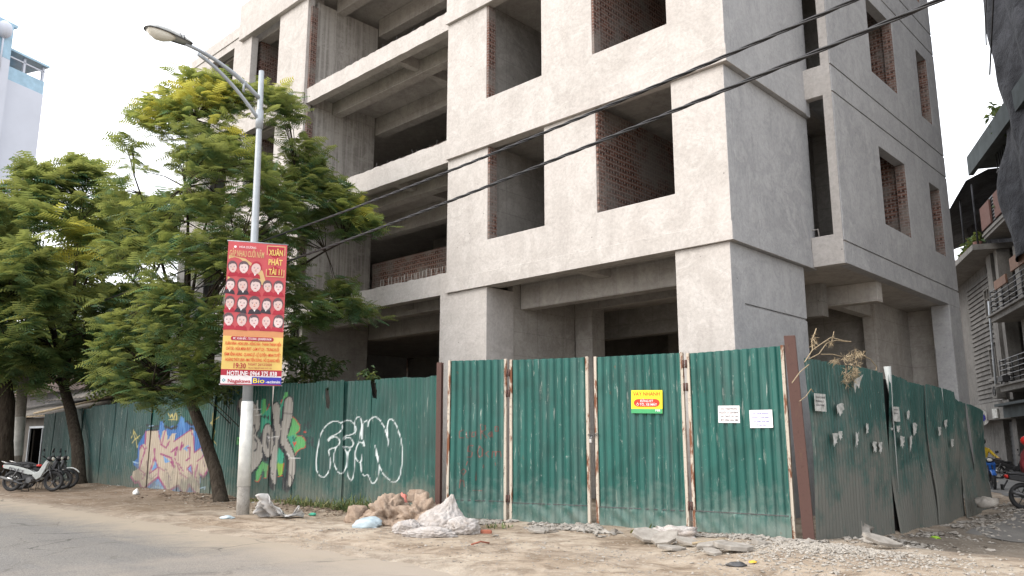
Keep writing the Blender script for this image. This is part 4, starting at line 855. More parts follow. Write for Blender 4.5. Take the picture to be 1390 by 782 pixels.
shrub('sparse twiggy shrub over the fence under the banner',(-20.3,12.9,0),[(262,500),(300,495),(330,520),(330,545),(262,545)],24,.6,60,.16,9)
# weeds at the foot of the graffiti fence
def weeds(label,x0,x1,n,hh,seed,blade=True,y0=-.32):
    rg=np.random.default_rng(seed);xm=(x0+x1)/2;fr=[]
    for _ in range(n):
        x_=rg.uniform(x0,x1);y_=fence_y(x_)+y0+rg.uniform(-.22,.15);z_=gh(x_,y_)
        a=rg.uniform(0,6.28);el=rg.uniform(.5,1.4);fr.append((np.array([x_,y_,z_]),np.array([math.cos(a)*math.cos(el),math.sin(a)*math.cos(el),math.sin(el)]),hh*rg.uniform(.4,1.2),rg.uniform(.2,1.1),rg.uniform(0,1),0.))
    VV=[];FF=[];TT=[]
    for p,d,L,dr,ti,_ in fr:
        sd=np.cross(d,[0,0,1.]);sd/=np.linalg.norm(sd)+1e-6;w_=.008+.01*L if blade else .05*L+.02
        pts=[p+d*L*t-np.array([0,0,1])*dr*L*t*t*.6 for t in (0,.35,.7,1.)];b=len(VV)
        for q,ww in zip(pts,(w_,w_*1.1,w_*.8,.001)): VV+=[q-sd*ww,q+sd*ww]
        for k in range(3): FF.append((b+2*k,b+2*k+1,b+2*k+3,b+2*k+2))
        TT+=[ti]*8
    me=bpy.data.meshes.new('weed_clump');me.from_pydata(np.array(VV).tolist(),[],FF);me.materials.append(M['weed']);at=me.attributes.new('tint','FLOAT','POINT');at.data.foreach_set('value',np.array(TT,np.float32))
    return tag(link('weed_clump',me,None,(xm,fence_y(xm)-.3,0)),label,'weed')
weeds('low grassy weeds along the foot of the fence under the white outline lettering',-17.6,-14.9,420,.3,2);weeds('taller bushy weeds beside the dirt clods at the fence foot',-15.4,-14.0,260,.42,4)
weeds('broad dark leaves growing beside the big earth clod',-14.5,-13.7,46,.42,5,False);weeds('thin weed line at the fence foot near the crumpled printed bag',-19.3,-17.6,110,.2,6)
weeds('small green tuft in the rubble under the stickered gate leaf',-8.2,-7.2,40,.2,7,False,-.5);weeds('dry grass tuft before the scrawled gate leaf',-10.6,-10.2,40,.14,8,True,-1.0)
# dry plant hanging over the side fence
dp=thing('dry_plant',(-5.9,13.0,2.4),'dried straw coloured climbing plant drooping over the side fence by the brown post','plant')
def px(u,v,x=-5.3): return tuple(onx(u,v,x))
mb=MB()
for pl,r in (([(1092,492),(1103,475),(1116,466),(1128,458),(1146,463),(1155,464)],.010),([(1097,488),(1112,480),(1122,466),(1135,462),(1150,464)],.009),([(1114,481),(1130,481),(1142,484)],.008),([(1103,475),(1102,462),(1106,452),(1108,446)],.009),([(1170,482),(1182,488),(1190,498),(1189,503)],.01),([(1128,466),(1131,455),(1132,450)],.006),([(1075,520),(1086,505),(1098,495)],.008),([(1085,545),(1094,538),(1101,528),(1104,532)],.007),([(1122,470),(1118,466),(1123,462),(1130,466)],.008)): mb.tube([px(u,v) for u,v in pl],r,5,False)
mb.build('stems',M['drystalk'],dp)
mb=MB();rg=np.random.default_rng(5)
for c,w_,h_,n in (((1105,462),4,10,50),((1165,481),11,5,120),((1150,485),10,5,90),((1160,505),8,18,260),((1149,510),5,14,110),((1134,490),5,4,50),((1128,466),3,4,24)):
    for _ in range(n):
        p=np.array(px(c[0]+rg.normal(0,w_*.45),c[1]+rg.normal(0,h_*.5),-5.3+rg.normal(0,.05)));d=rg.normal(0,1,3);d[2]-=.8;d/=np.linalg.norm(d);q=p+d*.09;s_=np.cross(d,rg.normal(0,1,3));s_/=np.linalg.norm(s_);mb.poly([p-s_*.006,p+s_*.006,q])
mb.build('withered_leaves',M['drystalk'],dp,fix=False)
mb=MB();mb.smooth=True
mb.poly([px(1160,515,-5.24),px(1166,512,-5.22),px(1172,508,-5.24),px(1168,518,-5.25),px(1166,528,-5.24),px(1163,522,-5.24),px(1161,534,-5.25),px(1159,524,-5.25)]);mb.build('snagged_plastic',M['paper'],dp,fix=False)
# ---------------------------------------------------------------- concrete pole, sign posts, shed, far buildings at the street's far end
ep=thing('utility_pole',tuple(ground(19,652)),'round concrete utility pole with a white painted band, behind the police motorbike','pole')
eb=ground(19,652);et=cyl(36,470,float(math.hypot(eb[0],eb[1])))
ea=Vector(eb);et=Vector(et);et=ea+(et-ea)*1.5
mb=MB();mb.tube([ea-Vector((0,0,.2)),ea.lerp(et,.5),et],[.24,.2,.15],14);mb.build('shaft',M['conpole'],ep)
mb=MB();mb.tube([ea.lerp(et,.12),ea.lerp(et,.31)],[.246,.226],14,False);mb.build('painted_band',M['whitepaint_old'],ep)
mb=MB();mb.tube([ea.lerp(et,.46),ea.lerp(et,.465)],[.215,.215],14);mb.tube([ea.lerp(et,.58),ea.lerp(et,.585)],[.21,.21],14);mb.build('strap',M['metal_dark'],ep)
q=cyl(10,640,38);mb=MB();mb.tube([q-np.array([0,0,1.0]),cyl(13,560,38)],[.09,.08],8);tag(mb.build('timber_post',M['wood'],base=q),'pale timber post standing beside the concrete utility pole','post')
M['darkwall']=simple('dark_shed_wall',(.075,.068,.06),.95,0,.35,1.5)  # plain dark tone for the shed walls
sh=thing('shed',(-40,14,0),'low shed with a grey corrugated roof and dark doorway beyond the end of the fence','shed')
def shedwall(): 
    return wall('wall',M['darkwall'],sh,(-52,12.0),(-36.9,12.0),0,2.62,.15,[(52-42.2,52-38.6,-1,2.15)],bevel=0)
shedwall();box('wall',M['darkwall'],sh,-36.85,-36.7,12.0,18,0,2.7,0);box('doorway_shade_wall',M['dark'],sh,-51.8,-37,15.2,15.3,0,2.7,0);box('doorway_shade_wall',M['dark'],sh,-51.9,-51.8,12.2,15.3,0,2.9,0);box('doorway_shade_wall',M['dark'],sh,-44.5,-44.4,12.2,15.1,0,2.6,0)  # near-black inner walls put the doorway's shade into the colour
mb=MB();mb.box(-42.28,-42.2,11.93,12.1,0,2.2);mb.box(-38.6,-38.52,11.93,12.1,0,2.2);mb.box(-42.28,-38.52,11.93,12.1,2.15,2.24);mb.box(-40.5,-40.44,11.95,12.0,0,2.14);mb.build('door_frame',M['galv'],sh)
rs=[]
def slope(name,x0,x1,y0,z0_,y1,z1_,mat):
    mb=MB();n=int((x1-x0)/.12);ii=[]
    for k in range(n+1):
        xx=x0+(x1-x0)*k/n;o=.02*math.cos(k*math.pi/2);ii.append((mb.pt((xx,y0,z0_+o)),mb.pt((xx,y1,z1_+o)),mb.pt((xx,y1,z1_+o-.03)),mb.pt((xx,y0,z0_+o-.03))))
    for a,b in zip(ii,ii[1:]):
        for q in range(4): mb.face((a[q],b[q],b[(q+1)%4],a[(q+1)%4]))
    return mb.build(name,mat,sh)
M['roofsheet']=simple('weathered_roof_sheet',(.15,.135,.12),.9,0,.45,1.2)
slope('roof_sheet',-52,-28.5,11.55,2.72,15.5,3.75,M['roofsheet']);slope('roof_sheet',-46,-31,13.6,3.62,17,4.6,M['roofsheet'])
mb=MB();mb.tube([(-52,11.6,2.66),(-28.5,11.6,2.66)],.04,6);mb.tube([(-41,11.7,2.8),(-33,13.9,3.75)],.05,6);mb.build('rafter',M['wood'],sh)
lb_=thing('low_house',(-47,20,0),'dim low house with a brown tiled roof behind the shed, seen under the tree crowns','house')
box('wall',M['darkcon'],lb_,-75,-33,19.5,27,-.1,5.2);box('wall',M['darkcon'],lb_,-32.9,-32.7,17,27,-.1,4.5,0)
mb=MB();n=200
rr_=[[mb.pt((-76+44*k/n,y,z+.03*math.cos(k*math.pi/2))) for k in range(n+1)] for y,z in ((19.0,5.0),(23,7.2),(27.5,5.2))]
for a,b in zip(rr_,rr_[1:]):
    for k in range(n): mb.face((a[k],a[k+1],b[k+1],b[k]))
mb.build('roof',simple('brown_roof_tile',(.10,.065,.05),.9,0,.4,3),lb_,fix=False)
for x_ in (-70,-62,-54,-46,-39):
    w1=box('window',M['black'],lb_,x_,x_+1.4,19.44,19.5,2.2,3.6,0);box('frame',M['housefr'] if 'housefr' in M else M['galv'],w1,x_-.08,x_+1.48,19.40,19.439,3.6,3.7,0)
# white building far beyond
M['farwhite']=simple('pale_painted_wall',(.50,.52,.58),.8,0,.06,.3,0);M['tint']=simple('blue_tinted_panel',(.28,.42,.52),.3,0,.15,2,0)
wb=thing('white_building',(-62,13,0),'tall plain white building with a blue glazed roof terrace, far off above the street trees','building')
d1=ray(1131,601);d1[2]=0;d1/=np.linalg.norm(d1);q0=cyl(4,95,62)
Z1=q0[2]
def onw(u): # along the wall direction where image column u falls
    r=ray(u,118);A_=np.array([[r[0],-d1[0]],[r[1],-d1[1]]]);k=np.linalg.solve(A_,(q0-C0)[:2]);return k[1]
Lw=onw(60);nn=np.array([-d1[1],d1[0],0])
fw_=lambda a,b,c:(q0[0]+d1[0]*a+nn[0]*b,q0[1]+d1[1]*a+nn[1]*b,c)
zt_=cyl(60,118,1)[2]
z60=1.5+(Z1-1.5)
mb=MB(fw_);mb.box(0,Lw,0,14,0,Z1-.5);mb.box(-8,-.004,-.6,14,0,Z1+.6);mb.build('wall',M['farwhite'],wb)
mb=MB(fw_);mb.box(.2,Lw-.3,3.0,3.1,Z1-.4,Z1+1.3);mb.build('glazing',M['tint'],wb);mb=MB(fw_);mb.box(0,Lw,.05,.1,Z1-.49,Z1+.5);mb.build('glass_parapet',M['tint'],wb)
mb=MB(fw_);mb.box(-.2,Lw+.15,-.15,8,Z1+1.6,Z1+1.75);mb.box(-8,0.4,-.4,8,Z1+3.2,Z1+3.4);mb.box(-8,-.01,-.6,6,Z1+.61,Z1+3.19);mb.build('roof',M['tint'],wb)
mb=MB(fw_);
for a in (.1,Lw*.5,Lw-.1): mb.box(a-.08,a+.08,.1,.26,Z1-.48,Z1+1.59)
mb.box(0,Lw,.1,.2,Z1+1.2,Z1+1.3);mb.build('railing',M['farwhite'],wb)
q=cyl(6,40,61);mb=MB();mb.ell(q,(.5,.5,.62),12,8);mb.tube([q,q-np.array([0,0,3])],.06,6);mb.build('dish',M['farwhite'],wb)
# ---------------------------------------------------------------- motorbikes
def wheel(parent,x,r,tw=.045):
    mb=MB();mb.tube([(x+(r-tw)*math.cos(a),0,r+(r-tw)*math.sin(a)) for a in np.linspace(0,2*math.pi,29)],tw,8,False);ty=mb.build('tyre',M['dark'],parent)
    mb=MB();mb.tube([(x+(r-tw*1.9)*math.cos(a),0,r+(r-tw*1.9)*math.sin(a)) for a in np.linspace(0,2*math.pi,25)],.014,6,False)
    for k in range(6):
        a=k*math.pi/3;mb.tube([(x,0,r),(x+(r-tw*1.9)*math.cos(a),0,r+(r-tw*1.9)*math.sin(a))],.013,5)
    mb.tube([(x,-.06,r),(x,.06,r)],.05,10);mb.build('rim',M['metal_dark'],ty);return ty
def motorbike(name,loc,rz,label,panel,panel2,group=None,rack=False,police=False,lean=0):
    """underbone bike, front towards +x, rear axle at x=0"""
    t_=thing(name,loc,label,'motorbike',group,rz,local=True);t_.rotation_euler=(lean,0,rz)
    wheel(t_,0,.31,.05);wheel(t_,1.26,.31,.045)
    mb=MB();mb.tube([(0,.09,.31),(.42,.09,.36),(.5,.06,.42)],.025,6);mb.tube([(0,-.09,.31),(.42,-.09,.36)],.025,6);mb.tube([(.5,0,.42),(.95,0,.62),(1.03,0,.92)],.035,6);mb.tube([(.45,0,.42),(.15,0,.7)],.03,6);mb.tube([(0,.11,.33),(.2,.12,.68)],.022,6);mb.tube([(0,-.11,.33),(.2,-.12,.68)],.022,6);mb.build('chassis',M['metal_dark'],t_)
    mb=MB();mb.ell((.55,0,.36),(.17,.11,.12),12,8);mb.tube([(.6,0,.38),(.78,0,.42)],.07,10);mb.tube([(.55,-.13,.33),(.55,.13,.33)],.085,12);mb.build('engine',M['metal_dark'],t_,bevel=0)
    mb=MB();mb.tube([(1.26,.08,.31),(1.14,.08,.62),(1.04,.05,.9)],.024,6);mb.tube([(1.26,-.08,.31),(1.14,-.08,.62),(1.04,-.05,.9)],.024,6);mb.build('fork',M['metal_dark'],t_)
    pr=lambda a,b,d:(a,d,b)
    mb=MB()
    for s in (-1,1): mb.prism([(-.28,.70),(-.30,.80),(-.1,.80),(.2,.745),(.5,.66),(.72,.56),(.70,.50),(.52,.50),(.32,.55),(.05,.63)],pr,s*.075,s*(.125))
    mb.build('side_panel',panel,t_,bevel=.012)
    mb=MB();mb.smooth=False
    for s in (-1,1): mb.prism([(1.02,.93),(1.1,.86),(1.02,.62),(.93,.42),(.80,.34),(.66,.47),(.72,.56),(.84,.60),(.93,.78)],pr,s*.10,s*.17)
    mb.prism([(1.0,.95),(1.1,.88),(1.06,.68),(.98,.66),(.93,.80)],pr,-.098,.098);mb.build('leg_shield',panel,t_,bevel=.02)
    mb=MB();n=9
    for k in range(n):
        a0=math.radians(35+k*14);a1=math.radians(35+(k+1)*14);r_=.345
        for sx in (1,):
            i=[mb.pt((1.26+r_*math.cos(a),y,.31+r_*math.sin(a))) for a in (a0,a1) for y in (-.07,.07)];j=[mb.pt((1.26+(r_+.015)*math.cos(a),y*.7,.31+(r_+.03)*math.sin(a))) for a in (a0,a1) for y in (-.07,.07)]
            mb.face((i[0],i[1],i[3],i[2]));mb.face((j[0],j[2],j[3],j[1]));mb.face((i[0],i[2],j[2],j[0]));mb.face((i[1],j[1],j[3],i[3]))
    mb.build('front_mudguard',panel2,t_)
    mb=MB();mb.prism([(-.3,.80),(-.26,.86),(-.05,.87),(.15,.83),(.3,.77),(.48,.79),(.56,.74),(.5,.68),(.2,.74),(-.1,.79)],pr,-.12,.12);mb.build('seat',M['black'],t_,bevel=.03)
    mb=MB();mb.prism([(.5,.49),(.6,.46),(.72,.45),(.78,.36),(.35,.36),(.3,.5)],pr,-.09,.09);mb.build('floor_board',M['black'],t_,bevel=.01)
    mb=MB();mb.tube([(1.0,-.33,1.04),(.98,-.2,1.02),(1.02,-.06,.97),(1.02,.06,.97),(.98,.2,1.02),(1.0,.33,1.04)],.014,6);mb.tube([(1.0,-.36,1.04),(.99,-.24,1.03)],.02,8);mb.tube([(1.0,.36,1.04),(.99,.24,1.03)],.02,8);hb_=mb.build('handlebar',M['black'],t_)
    for s in (-1,1):
        mb=MB();mb.tube([(1.0,s*.2,1.02),(.98,s*.25,1.2)],.007,5);mb.ell((.97,s*.27,1.24),(.02,.06,.045),10,6);mb.build('mirror',M['black'],hb_)
    mb=MB();mb.ell((1.07,0,.985),(.10,.13,.085),14,8);mb.build('headlight_cowl',M['black'],t_);mb=MB();mb.ell((1.135,0,.985),(.05,.085,.055),12,8);mb.build('headlight',M['glass_dif'],t_)
    mb=MB();mb.ell((-.31,0,.76),(.05,.09,.05),12,8);mb.build('tail_light',M['red'],t_)
    mb=MB();mb.tube([(-.29,0,.68),(-.42,0,.46)],.02,5);mb.box(-.43,-.41,-.09,.09,.45,.58);mb.build('rear_mudguard',M['black'],t_)
    mb=MB();mb.tube([(.5,-.12,.25),(.3,-.14,.23),(.15,-.15,.30),(-.28,-.16,.42)],[.02,.025,.045,.05],10);mb.build('exhaust',M['metal_dark'],t_);mb=MB();mb.tube([(-.05,-.2,.40),(.13,-.2,.34)],.03,8);mb.build('heat_shield',M['chrome'],t_)
    mb=MB();mb.tube([(.45,.1,.3),(.42,.22,.0)],.012,5);mb.tube([(.45,-.1,.3),(.40,-.14,.0)],.012,5);mb.tube([(.40,-.14,.02),(.36,.2,.02)],.012,5);mb.build('kickstand',M['metal_dark'],t_)
    if rack:
        mb=MB();mb.tube([(-.1,-.1,.83),(-.36,-.1,.90),(-.36,.1,.90),(-.1,.1,.83)],.012,5);mb.build('rack',M['chrome'],t_)
    if police:
        mb=MB();text(mb,'POLICE',(-.10,-.127,.665),(.93,0,-.24),(.24,0,.93),.085,.50,0,(0,-1,0),.006,.02);mb.build('lettering',P_['black'],t_)
        mb=MB();mb.ell((.78,-.05,.78),(.09,.06,.04),10,6);mb.build('warning_light',M['red'],t_)
    return t_
def place(u,v,hz=0): return tuple(ground(u,v,hz))
# police bike: rear wheel (25,655), front wheel (79,647)
ra=ground(24,668);fa=ground(78,661);az=math.atan2(fa[1]-ra[1],fa[0]-ra[0])
k_=math.hypot(fa[1]-ra[1],fa[0]-ra[0])/1.26
dist=math.hypot(*(ra[:2]));
ang=math.radians(45)
b1=motorbike('motorbike',(ra[0]-.16,ra[1]-.15,.02),ang,'white police motorbike with black seat parked nearest the road',M['bleached'],M['black'],'police motorbikes parked under the trees',True,True,lean=R(-5))
b2=motorbike('motorbike',(ra[0]-.82,ra[1]+.25,.02),ang+.12,'dark and white motorbike parked just behind the white police motorbike',M['black'],M['black'],'police motorbikes parked under the trees',True,lean=R(-7))
b3=motorbike('motorbike',(ra[0]-1.4,ra[1]+.6,.02),ang+.2,'third motorbike in the row, mostly hidden, against the concrete pole',M['metal_dark'],M['white'],'police motorbikes parked under the trees',lean=R(-7))
# ---------------------------------------------------------------- people on bikes
def rider(t_loc,rz,label,shirt,helmet,mask):
    p=thing('person',t_loc,label,'person',None,rz,local=True)
    J={'hip':((.22,0,.86),.14),'waist':((.24,0,1.02),.13),'chest':((.30,0,1.24),.155),'neck':((.34,0,1.42),.06),'head':((.37,0,1.52),.085)}
    vs=[];rd=[];ed=[];nm={}
    def add(n,p_,r,par=None):
        nm[n]=len(vs);vs.append(p_);rd.append(r)
        if par: ed.append((nm[par],nm[n]))
    add('hip',(.22,0,.88),.14);add('chest',(.30,0,1.22),.145,'hip');add('neck',(.33,0,1.40),.06,'chest');add('head',(.35,0,1.5),.075,'neck')
    for s,n in ((1,'a'),(-1,'b')):
        add('sh'+n,(.31,s*.18,1.31),.06,'chest');add('el'+n,(.52,s*.30,1.12),.047,'sh'+n);add('wr'+n,(.86,s*.30,1.06),.033,'el'+n);add('ha'+n,(.96,s*.30,1.05),.036,'wr'+n)
        add('th'+n,(.27,s*.10,.86),.095,'hip');add('kn'+n,(.70,s*.19,.84),.068,'th'+n);add('an'+n,(.60,s*.17,.47),.045,'kn'+n);add('to'+n,(.76,s*.17,.42),.038,'an'+n)
    me=bpy.data.meshes.new('body');me.from_pydata(vs,ed,[]);o=link('body',me,p);sk=o.modifiers.new('s','SKIN');sk.use_smooth_shade=True
    for i,r in enumerate(rd): me.skin_vertices[0].data[i].radius=(r,r)
    me.skin_vertices[0].data[0].use_root=True;me.materials.append(shirt);su=o.modifiers.new('u','SUBSURF');su.levels=1;su.render_levels=2
    mb=MB();mb.ell((.36,0,1.52),(.095,.078,.115),14,10);mb.ell((.455,0,1.515),(.018,.014,.022),8,6);mb.build('face',M['skin'],p)
    mb=MB();mb.ell((.34,0,1.585),(.145,.125,.12),16,8);mb.ell((.44,0,1.57),(.1,.09,.02),12,6);mb.build('helmet',helmet,p)
    if mask: mb=MB();mb.ell((.405,0,1.475),(.062,.072,.055),12,8);mb.build('face_mask',M['white'],p)
    mb=MB()
    for s in (1,-1):
        mb.ell((.985,s*.30,1.045),(.03,.045,.025),10,6)
        for q in range(4): mb.tube([(.99,s*(.27+q*.02),1.06),(1.02,s*(.27+q*.02),1.05),(1.015,s*(.27+q*.02),1.02)],.009,5)
        mb.tube([(.97,s*.265,1.05),(.985,s*.245,1.03)],.01,5)
    mb.build('hands',M['skin'],p)
    mb=MB()
    for s in (1,-1): mb.tube([(.27,s*.1,.87),(.5,s*.16,.88),(.71,s*.195,.85)],[.115,.1,.085],10);mb.tube([(.71,s*.195,.85),(.66,s*.185,.65),(.60,s*.17,.44)],[.083,.065,.055],10);mb.ell((.68,s*.17,.42),(.12,.05,.045),10,6)
    mb.build('trousers',M['cloth_dark'],p)
    return p
g=ground(1340,666);fz=-.035
# bike heading towards the camera
bxp=Vector((g[0]+.05,g[1]+.6,-.04));hdg=math.atan2(-bxp.y,-bxp.x)+.22
def behind(p,h,d): return (p.x-math.cos(h)*d,p.y-math.sin(h)*d,p.z)
motorbike('motorbike',behind(bxp,hdg,1.26),hdg,'blue scooter ridden towards the street, at the end of the side fence',M['blue'],M['blue'])
rider(behind(bxp,hdg,1.26),hdg,'rider in a yellow top on the blue scooter, partly behind the fence end',M['yellow'],M['dark'],False)
g=ground(1391,690);hdg=math.radians(30)
motorbike('motorbike',(g[0],g[1],-.04),hdg,'dark motorbike ridden by the person in the red helmet',M['black'],M['black'])
rider((g[0]-.12,g[1],-.04),hdg,'rider in a red helmet, white face mask and dark red jacket',M['cloth_red'],M['red'],True)
motorbike('motorbike',tuple(ground(1356,650)+np.array([0,0,-.03])),math.radians(-10),'dark motorbike parked by the roller shutter across the alley',M['black'],M['black'])
# ---------------------------------------------------------------- houses across the alley
dd=ray(1050,601);dd[2]=0;dd/=np.linalg.norm(dd);GG=np.array([-8.7,38.6,0]);NN=np.array([-dd[1],dd[0],0])  # NN points to the alley (left side as seen)
OS=[-.8]
def hf(s,o,z): q=GG-dd*s+NN*(o+OS[0]);return (q[0],q[1],z)
def hbox(name,mat,parent,*bs,bevel=0):
    mb=MB(hf)
    for b in bs: mb.box(*b)
    return mb.build(name,mat,parent,bevel=bevel)
M['housewall']=plaster('old_house_wall',(.12,.115,.108),(.07,.068,.065),(.16,.155,.148),seed=41,vstreak=.6);M['housepale']=plaster('pale_house_render',(.165,.16,.15),(.11,.105,.1),(.21,.205,.195),seed=43,vstreak=.6)
M['tin']=simple('grey_tin',(.035,.045,.048),.95,0,.3,2);M['terracotta']=simple('terracotta_screen',(.11,.055,.045),.9,0,.2,9);M['orange']=simple('orange_board',(.15,.08,.05),.8,0,.2,4);M['shut']=simple('grey_shutter',(.07,.072,.075),.6,.3,.25,3)
M['net']=(lambda t:(t.col(t.ramp(t.noise(1.2,6,.7,.8),[(.35,(.012,.013,.016)),(.65,(.045,.047,.055))])),t.bump(t.noise(2,6,.7,1),.9,.15),t.m))(NT('black_debris_netting',.8,.2))[2]
hA=thing('house',hf(-4,0,0),'old house with plank clad wall, grey pilasters and a planted terrace at the alley end','house')
hbox('wall',M['housewall'],hA,(-14,-2.75,-7,-.02,2.95,9.85),(-14,-2.75,-7,-.25,-.1,2.94),(-2.745,-.0,-7,-.25,2.95,9.85))
# plank cladding
mb=MB(hf)
for k in range(27):
    z=3.35+k*.215
    if z+.2>9.2: break
    segs=[(-6.5,-1.12)]
    for (a,b,c,d) in ((-3.05,-2.05,7.0,8.45),(-3.3,-2.2,4.35,5.75),(-1.75,-1.25,4.2,5.9)):
        if z+.2>c and z<d:
            ns=[]
            for s0,s1 in segs:
                if a>s0: ns.append((s0,min(a,s1)))
                if b<s1: ns.append((max(b,s0),s1))
            segs=[q for q in ns if q[1]-q[0]>.03]
    for s0,s1 in segs:
        i=[mb.pt((a,o,zz)) for a in (s0,s1) for o,zz in ((-.01,z),(.09,z),(.03,z+.205),(-.01,z+.205))]
        for q in ((0,1,2,3),(7,6,5,4),(0,4,5,1),(1,5,6,2),(2,6,7,3),(3,7,4,0)): mb.face([i[k2] for k2 in q])
mb.build('plank_cladding',M['housewall'],hA)
for (a,b,c,d) in ((-3.05,-2.05,7.0,8.45),(-3.3,-2.2,4.35,5.75),(-1.75,-1.25,4.2,5.9)):
    fr_=hbox('window',M['housepale'],hA,(a,a+.08,.0,.14,c,d),(b-.08,b,.0,.14,c,d),(a+.081,b-.081,.0,.14,d-.08,d),(a+.081,b-.081,.0,.14,c,c+.08),((a+b)/2-.035,(a+b)/2+.035,.02,.12,c+.081,d-.081),(a+.081,b-.081,.02,.1,(c*.35+d*.65),(c*.35+d*.65)+.05),(a-.1,b+.1,0,.25,c-.12,c-.005))
    hbox('pane',M['dark'],fr_,(a+.07,b-.07,-.0,.03,c+.07,d-.07))
hbox('pilaster',M['housepale'],hA,(-1.1,-.35,-.2,.35,2.96,9.6));hbox('pilaster',M['housepale'],hA,(.05,.5,-.2,.30,2.96,9.6));hbox('recess_wall',M['dark'],hA,(-.345,.045,-.2,-.1,2.96,9.6))
hbox('eave_slab',M['housepale'],hA,(-14,.6,-3,1.2,9.62,9.86));hbox('storey_band',M['housepale'],hA,(-14,.6,-.2,.5,2.5,3.25))
hbox('roller_shutter',M['shut'],hA,*[(-2.3,-.9,-.2,-.1-.02*(k%2),k*.1,k*.1+.098) for k in range(24)]);hbox('ground_pier',M['housewall'],hA,(-2.74,-2.35,-.24,.1,-.1,2.49),(-.85,-.2,-.24,.12,-.1,2.49));hbox('ground_wall',M['dark'],hA,(-.19,3.3,-.6,-.3,-.1,2.49))
mb=MB(hf);mb.tube([(-.95,.45,7.6),(-1.3,.4,6.6),(-1.9,.3,4.9),(-2.0,.3,3.4)],.05,6);mb.build('drain_pipe',M['galv'],hA)
a_=hbox('air_conditioner',M['housepale'],hA,(-.95,-.25,.36,.72,3.35,3.95),bevel=.02);mb=MB(hf);mb.tube([(-.5+.2*math.cos(a),.735,3.65+.2*math.sin(a)) for a in np.linspace(0,6.28,17)],.015,4,False);mb.tube([(-.5,.73,3.65),(-.5,.74,3.65)],.12,10);mb.build('fan_grille',M['dark'],a_)
hbox('signboard',M['paper'],hA,(-1.9,-1.1,.52,.58,2.55,2.95))
mb=MB(hf);mb.tube([(-3.4,.75,2.62),(-3.3,.75,2.62)],.36,20);rs=mb.build('round_sign',M['white'],hA);mb=MB(hf);mb.tube([(-3.29,.75,2.62),(-3.285,.75,2.62)],.2,16);mb.build('emblem',P_['blue'],rs)
mb=MB(hf);mb.tube([(-3.35,.1,2.62),(-3.35,.4,2.62)],.02,6);mb.build('bracket',M['metal_dark'],rs)
# net roof and terrace plants above the eave
mb=MB(hf);mb.box(-14,.3,-6,-2.6,9.87,12.6);mb.build('upper_floor',M['dark'],hA)
mb=MB(hf);g_=[]
for i in range(13):
    s=-14+14.3*i/12;g_.append([mb.pt((s,o,z+.12*nz(s,o,.6,5))) for o,z in ((1.1,12.55+.055*(s+4)),(.2,13.0+.055*(s+4)),(-2.5,13.3),(-6,13.4))])
mb.smooth=True
for a,b in zip(g_,g_[1:]):
    for q in range(3): mb.face((a[q],b[q],b[q+1],a[q+1]))
for i in range(0,13,2):
    s=-14+14.3*i/12;mb.tube([(s,.9,9.87),(s,.9,12.6)],.04,5)
mb.build('net_canopy',M['net'],hA,fix=False)
mb=MB(hf);gg=[]
for i in range(15): s=-10+10.3*i/14;gg.append((mb.pt((s,-1.5+.1*math.sin(i*2),9.87)),mb.pt((s,-1.0+.15*math.sin(i*1.3),12.9))))
for a,b in zip(gg,gg[1:]): mb.face((a[0],b[0],b[1],a[1]))
mb.build('net_curtain',M['net'],hA,fix=False)
def wplants(label,s0,s1,o,z,n,seed,hh=.7):
    rg=np.random.default_rng(seed);fr=[]
    for _ in range(n):
        c=np.array(hf(rg.uniform(s0,s1),o+rg.uniform(-.3,.2),z+rg.uniform(0,hh)))
        for _ in range(6):
            a=rg.uniform(0,6.28);el=rg.normal(.2,.5);fr.append((c,np.array([math.cos(a)*math.cos(el),math.sin(a)*math.cos(el),math.sin(el)]),.3*rg.uniform(.6,1.2),.5,float(rg.uniform(.2,1)),rg.normal(0,.5)))
    t_=thing('potted_plants',hf((s0+s1)/2,o,z),label,'plants');frond_mesh('leaves',M['leaf2'],fr,t_,kind='leaf');mb=MB(hf)
    for s in np.linspace(s0,s1,4): mb.tube([(s,o,z),(s,o,z+.3)],[.16,.2],8)
    mb.build('pot',M['terracotta'],t_);return t_
wplants('green potted plants along the terrace edge of the plank clad house',-4.2,-.4,.75,9.87,60,3);
OS[0]=-1.05
hB=thing('house',hf(3,0,0),'narrow house with three balconies, one with terracotta panels, and a tin roof','house')
hbox('wall',M['dark'],hB,(.55,9,-7,-.3,-.1,2.9));hbox('wall',M['darkcon'],hB,(.62,9,-7,-.5,2.91,10.3),(.5,9,-7,-.1,10.31,13.3))
hbox('pilaster',M['housepale'],hB,(1.3,1.9,-.49,.15,2.92,9.5));hbox('pilaster',M['housepale'],hB,(2.3,2.7,-.49,.1,2.92,6.3))
